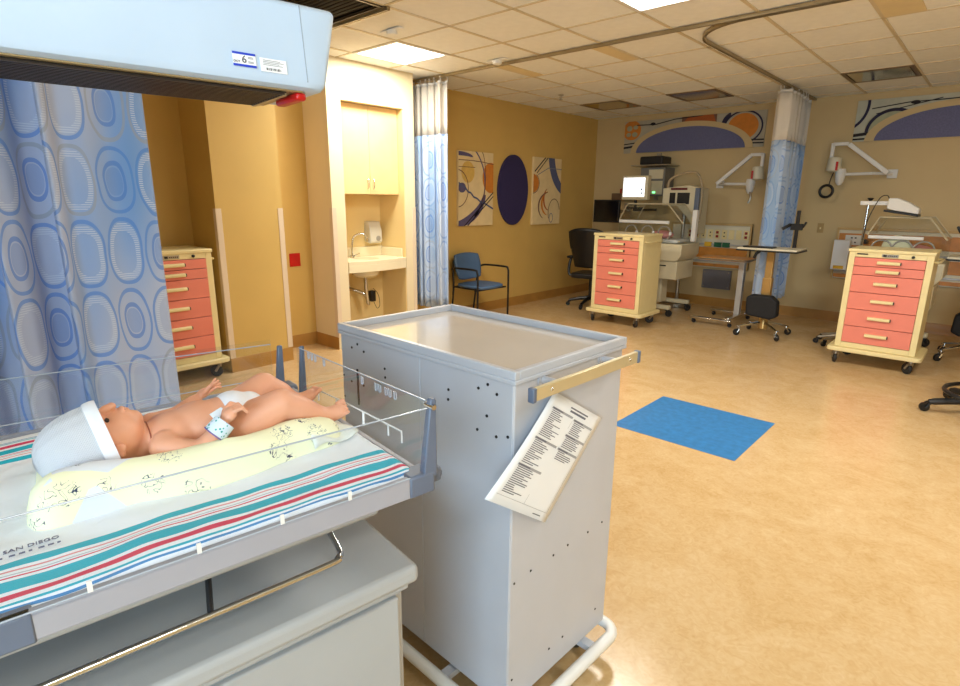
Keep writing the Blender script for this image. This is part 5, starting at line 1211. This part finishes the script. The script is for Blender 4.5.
# swing arms with exam heads
def swing_arm(x, z, dx, dz, label, ring):
    t = thing('wall_swing_arm', label, 'wall arm', (x, YB, z), 0, 'white wall swing arms')
    part('wall_plate', M_white, t, lambda b: box(b, -.05, .05, -.03, 0, -.05, .05), .006)
    part('lower_arm', M_white, t, lambda b: tube(b, [(0, -.04, 0), (dx*.35, -.22, 0), (dx, -.22, -.005)], .018, 8))
    part('diagonal_brace', M_white, t, lambda b: obox(b, (dx*.47, -.20, dz*.50), (math.hypot(dx*.86, dz), .035, .05), (0, -math.atan2(dz, dx*.86), 0)), .006)
    part('upper_arm', M_white, t, lambda b: (box(b, min(dx*.9, dx*1.22), max(dx*.9, dx*1.22), -.24, -.20, dz-.015, dz+.025), box(b, dx*1.22-.02, dx*1.22+.02, -.24, -.20, dz-.16, dz+.02)), .006)
    part('exam_head', M_offwhite, t, lambda b: lathe(b, [(.03, .16), (.07, .15), (.085, .0), (.05, -.02)], (dx*1.14, -.22, dz-.30), 18))
    part('lower_pod', M_white, t, lambda b: lathe(b, [(.05, .10), (.06, .05), (.045, -.05), (.02, -.09)], (dx*.98, -.22, -.04), 16))
    part('red_tag', M_red, t, lambda b: box(b, dx*1.05-.012, dx*1.05+.012, -.31, -.30, dz-.30, dz-.20))
    if ring: 
        part('black_ring', M_black, t, lambda b: tube(b, [(dx*1.22+.07*math.cos(a), -.24, -.20+.07*math.sin(a)) for a in [2*PI*k/24 for k in range(24)]], .016, 8, closed=True))
        part('cable', M_dark, t, lambda b: tube(b, smooth_path([(dx*1.1, -.24, dz-.3), (dx*1.15, -.24, -.03), (dx*1.18, -.24, -.12)], 5), .006, 6))
    else: part('hook', M_steel, t, lambda b: tube(b, smooth_path([(dx, -.24, -.1), (dx*1.04, -.25, -.18), (dx, -.25, -.25)], 5), .014, 8))
swing_arm(-1.10, 1.82, -.50, .34, 'white wall swing arm with a black ring near the curtain', True)
swing_arm(-3.08, 1.72, .48, .36, 'white wall swing arm above the row of red outlets', False)

# ------------------------------------------------------------------ adjustable overbed table
ot = thing('overbed_table', 'wood-topped adjustable table on a chrome wheeled base by the headwall', 'table', (-2.48, 7.38, 0))
part('table_top', M_wood, ot, lambda b: extrude_poly(b, [p[:2] for p in rrect(-.36, .26, -.20, .20, .08, 0)], .785, .812, 'xy'), .006)
part('top_edge', M_steel, ot, lambda b: tube(b, rrect(-.36, .26, -.20, .20, .08, .798), .009, 6, closed=True))
part('upright', M_alu, ot, lambda b: (box(b, .09, .16, .04, .12, .10, .785), box(b, .02, .22, -.05, .15, .765, .787)), .006)
part('base_frame', M_chrome, ot, lambda b: (box(b, -.30, .20, -.37, -.31, .055, .085), box(b, -.30, .20, .30, .36, .055, .085), box(b, .10, .17, -.34, .34, .07, .105)), .008)
for x, y in ((-.27, -.34), (.17, -.34), (-.27, .33), (.17, .33)): caster(ot, x, y, .06, .026, .022, .3+x, fork=M_black, wheel=M_black)
# ------------------------------------------------------------------ mobile computer stands
M_bag = mat('black_nylon', (20, 20, 24), .7, vary=.2, scale=30, bump=.3, bscale=90)
M_brass = mat('warm_steel', (196, 160, 100), .3, .6, vary=.06)
def computer_stand(label, loc, rz):
    t = thing('computer_stand', label, 'computer stand', loc, rz, 'wheeled computer stands')
    part('work_surface', M_offwhite, t, lambda b: box(b, -.31, .30, -.24, .17, .975, .998), .01)
    part('surface_edge', M_black, t, lambda b: box(b, -.315, .305, -.248, .175, .962, .976), .004)
    part('keyboard', M_black, t, lambda b: box(b, -.26, .05, -.20, -.05, .998, 1.012), .004)
    part('column', M_brass, t, lambda b: (box(b, -.045, .03, -.03, .03, .10, .96), box(b, -.055, .04, -.04, .04, .42, .66)), .005)
    part('screen_post', M_black, t, lambda b: (box(b, .16, .195, .12, .15, .998, 1.40), box(b, .12, .24, .10, .13, 1.19, 1.26), tube(b, [(.12, .11, 1.25), (.05, .06, 1.20)], .018, 8), tube(b, [(.24, .11, 1.22), (.27, .11, 1.28)], .012, 8)), .006)
    part('storage_bag', M_bag, t, lambda b: extrude_poly(b, [(-.16, .24), (-.17, .44), (-.12, .475), (.09, .475), (.16, .42), (.17, .25), (.10, .215)], -.17, -.05, 'xz'), .02, segs=3)
    part('tilt_lever', M_dark, t, lambda b: tube(b, smooth_path([(-.10, -.10, .96), (-.13, -.12, .93), (-.15, -.12, .88)], 4), .016, 8))
    part('base_hub', M_brass, t, lambda b: lathe(b, [(.05, .08), (.05, .16), (.03, .20)], (0, 0, 0), 18))
    for k in range(4):
        a = PI/4+PI/2*k; part('base_leg', M_chrome, t, lambda b: tube(b, [(0, 0, .15), (.15*math.cos(a), .15*math.sin(a), .13), (.28*math.cos(a), .28*math.sin(a), .105)], [.022, .018, .014], 8)); caster(t, .28*math.cos(a), .28*math.sin(a), .11, .038, .026, a, fork=M_chrome, wheel=M_dark)
    return t
computer_stand('wheeled computer stand with a black bag and bare screen post before the curtain', (-1.88, 6.90, 0), 0.0)
computer_stand('wheeled computer stand past the lamp-topped incubator with a black screen post', (-.07, 7.14, 0), PI)
# ------------------------------------------------------------------ black stool
sl = thing('work_stool', 'black wheeled stool with a foot ring on the open floor', 'stool', (0.16, 5.30, 0), .2)
for k in range(5):
    a = 3.55-.2+2*PI*k/5; part('base_spoke', M_dark, sl, lambda b: tube(b, smooth_path([(0, 0, .10), (.2*math.cos(a), .2*math.sin(a), .10), (.40*math.cos(a), .40*math.sin(a), .075)], 4), [.03]*4+[.026]*4+[.018], 8)); caster(sl, .40*math.cos(a), .40*math.sin(a), .07, .033, .036, a, fork=M_black, wheel=M_black)
part('foot_ring', M_dark, sl, lambda b: tube(b, [(.30*math.cos(a), .30*math.sin(a), .16) for a in [2*PI*k/40 for k in range(40)]], .016, 8, closed=True))
part('ring_strut', M_dark, sl, lambda b: [tube(b, [(0, 0, .17), (.30*math.cos(a), .30*math.sin(a), .16)], .010, 6) for a in (0, PI*2/3, PI*4/3)] and None)
part('gas_column', M_dark, sl, lambda b: cyl(b, (0, 0, .08), (0, 0, .56), .028))
part('seat', M_black, sl, lambda b: lathe(b, [(.0, .55), (.16, .55), (.20, .58), (.205, .62), (.18, .65), (0, .66)], (0, 0, 0), 32))
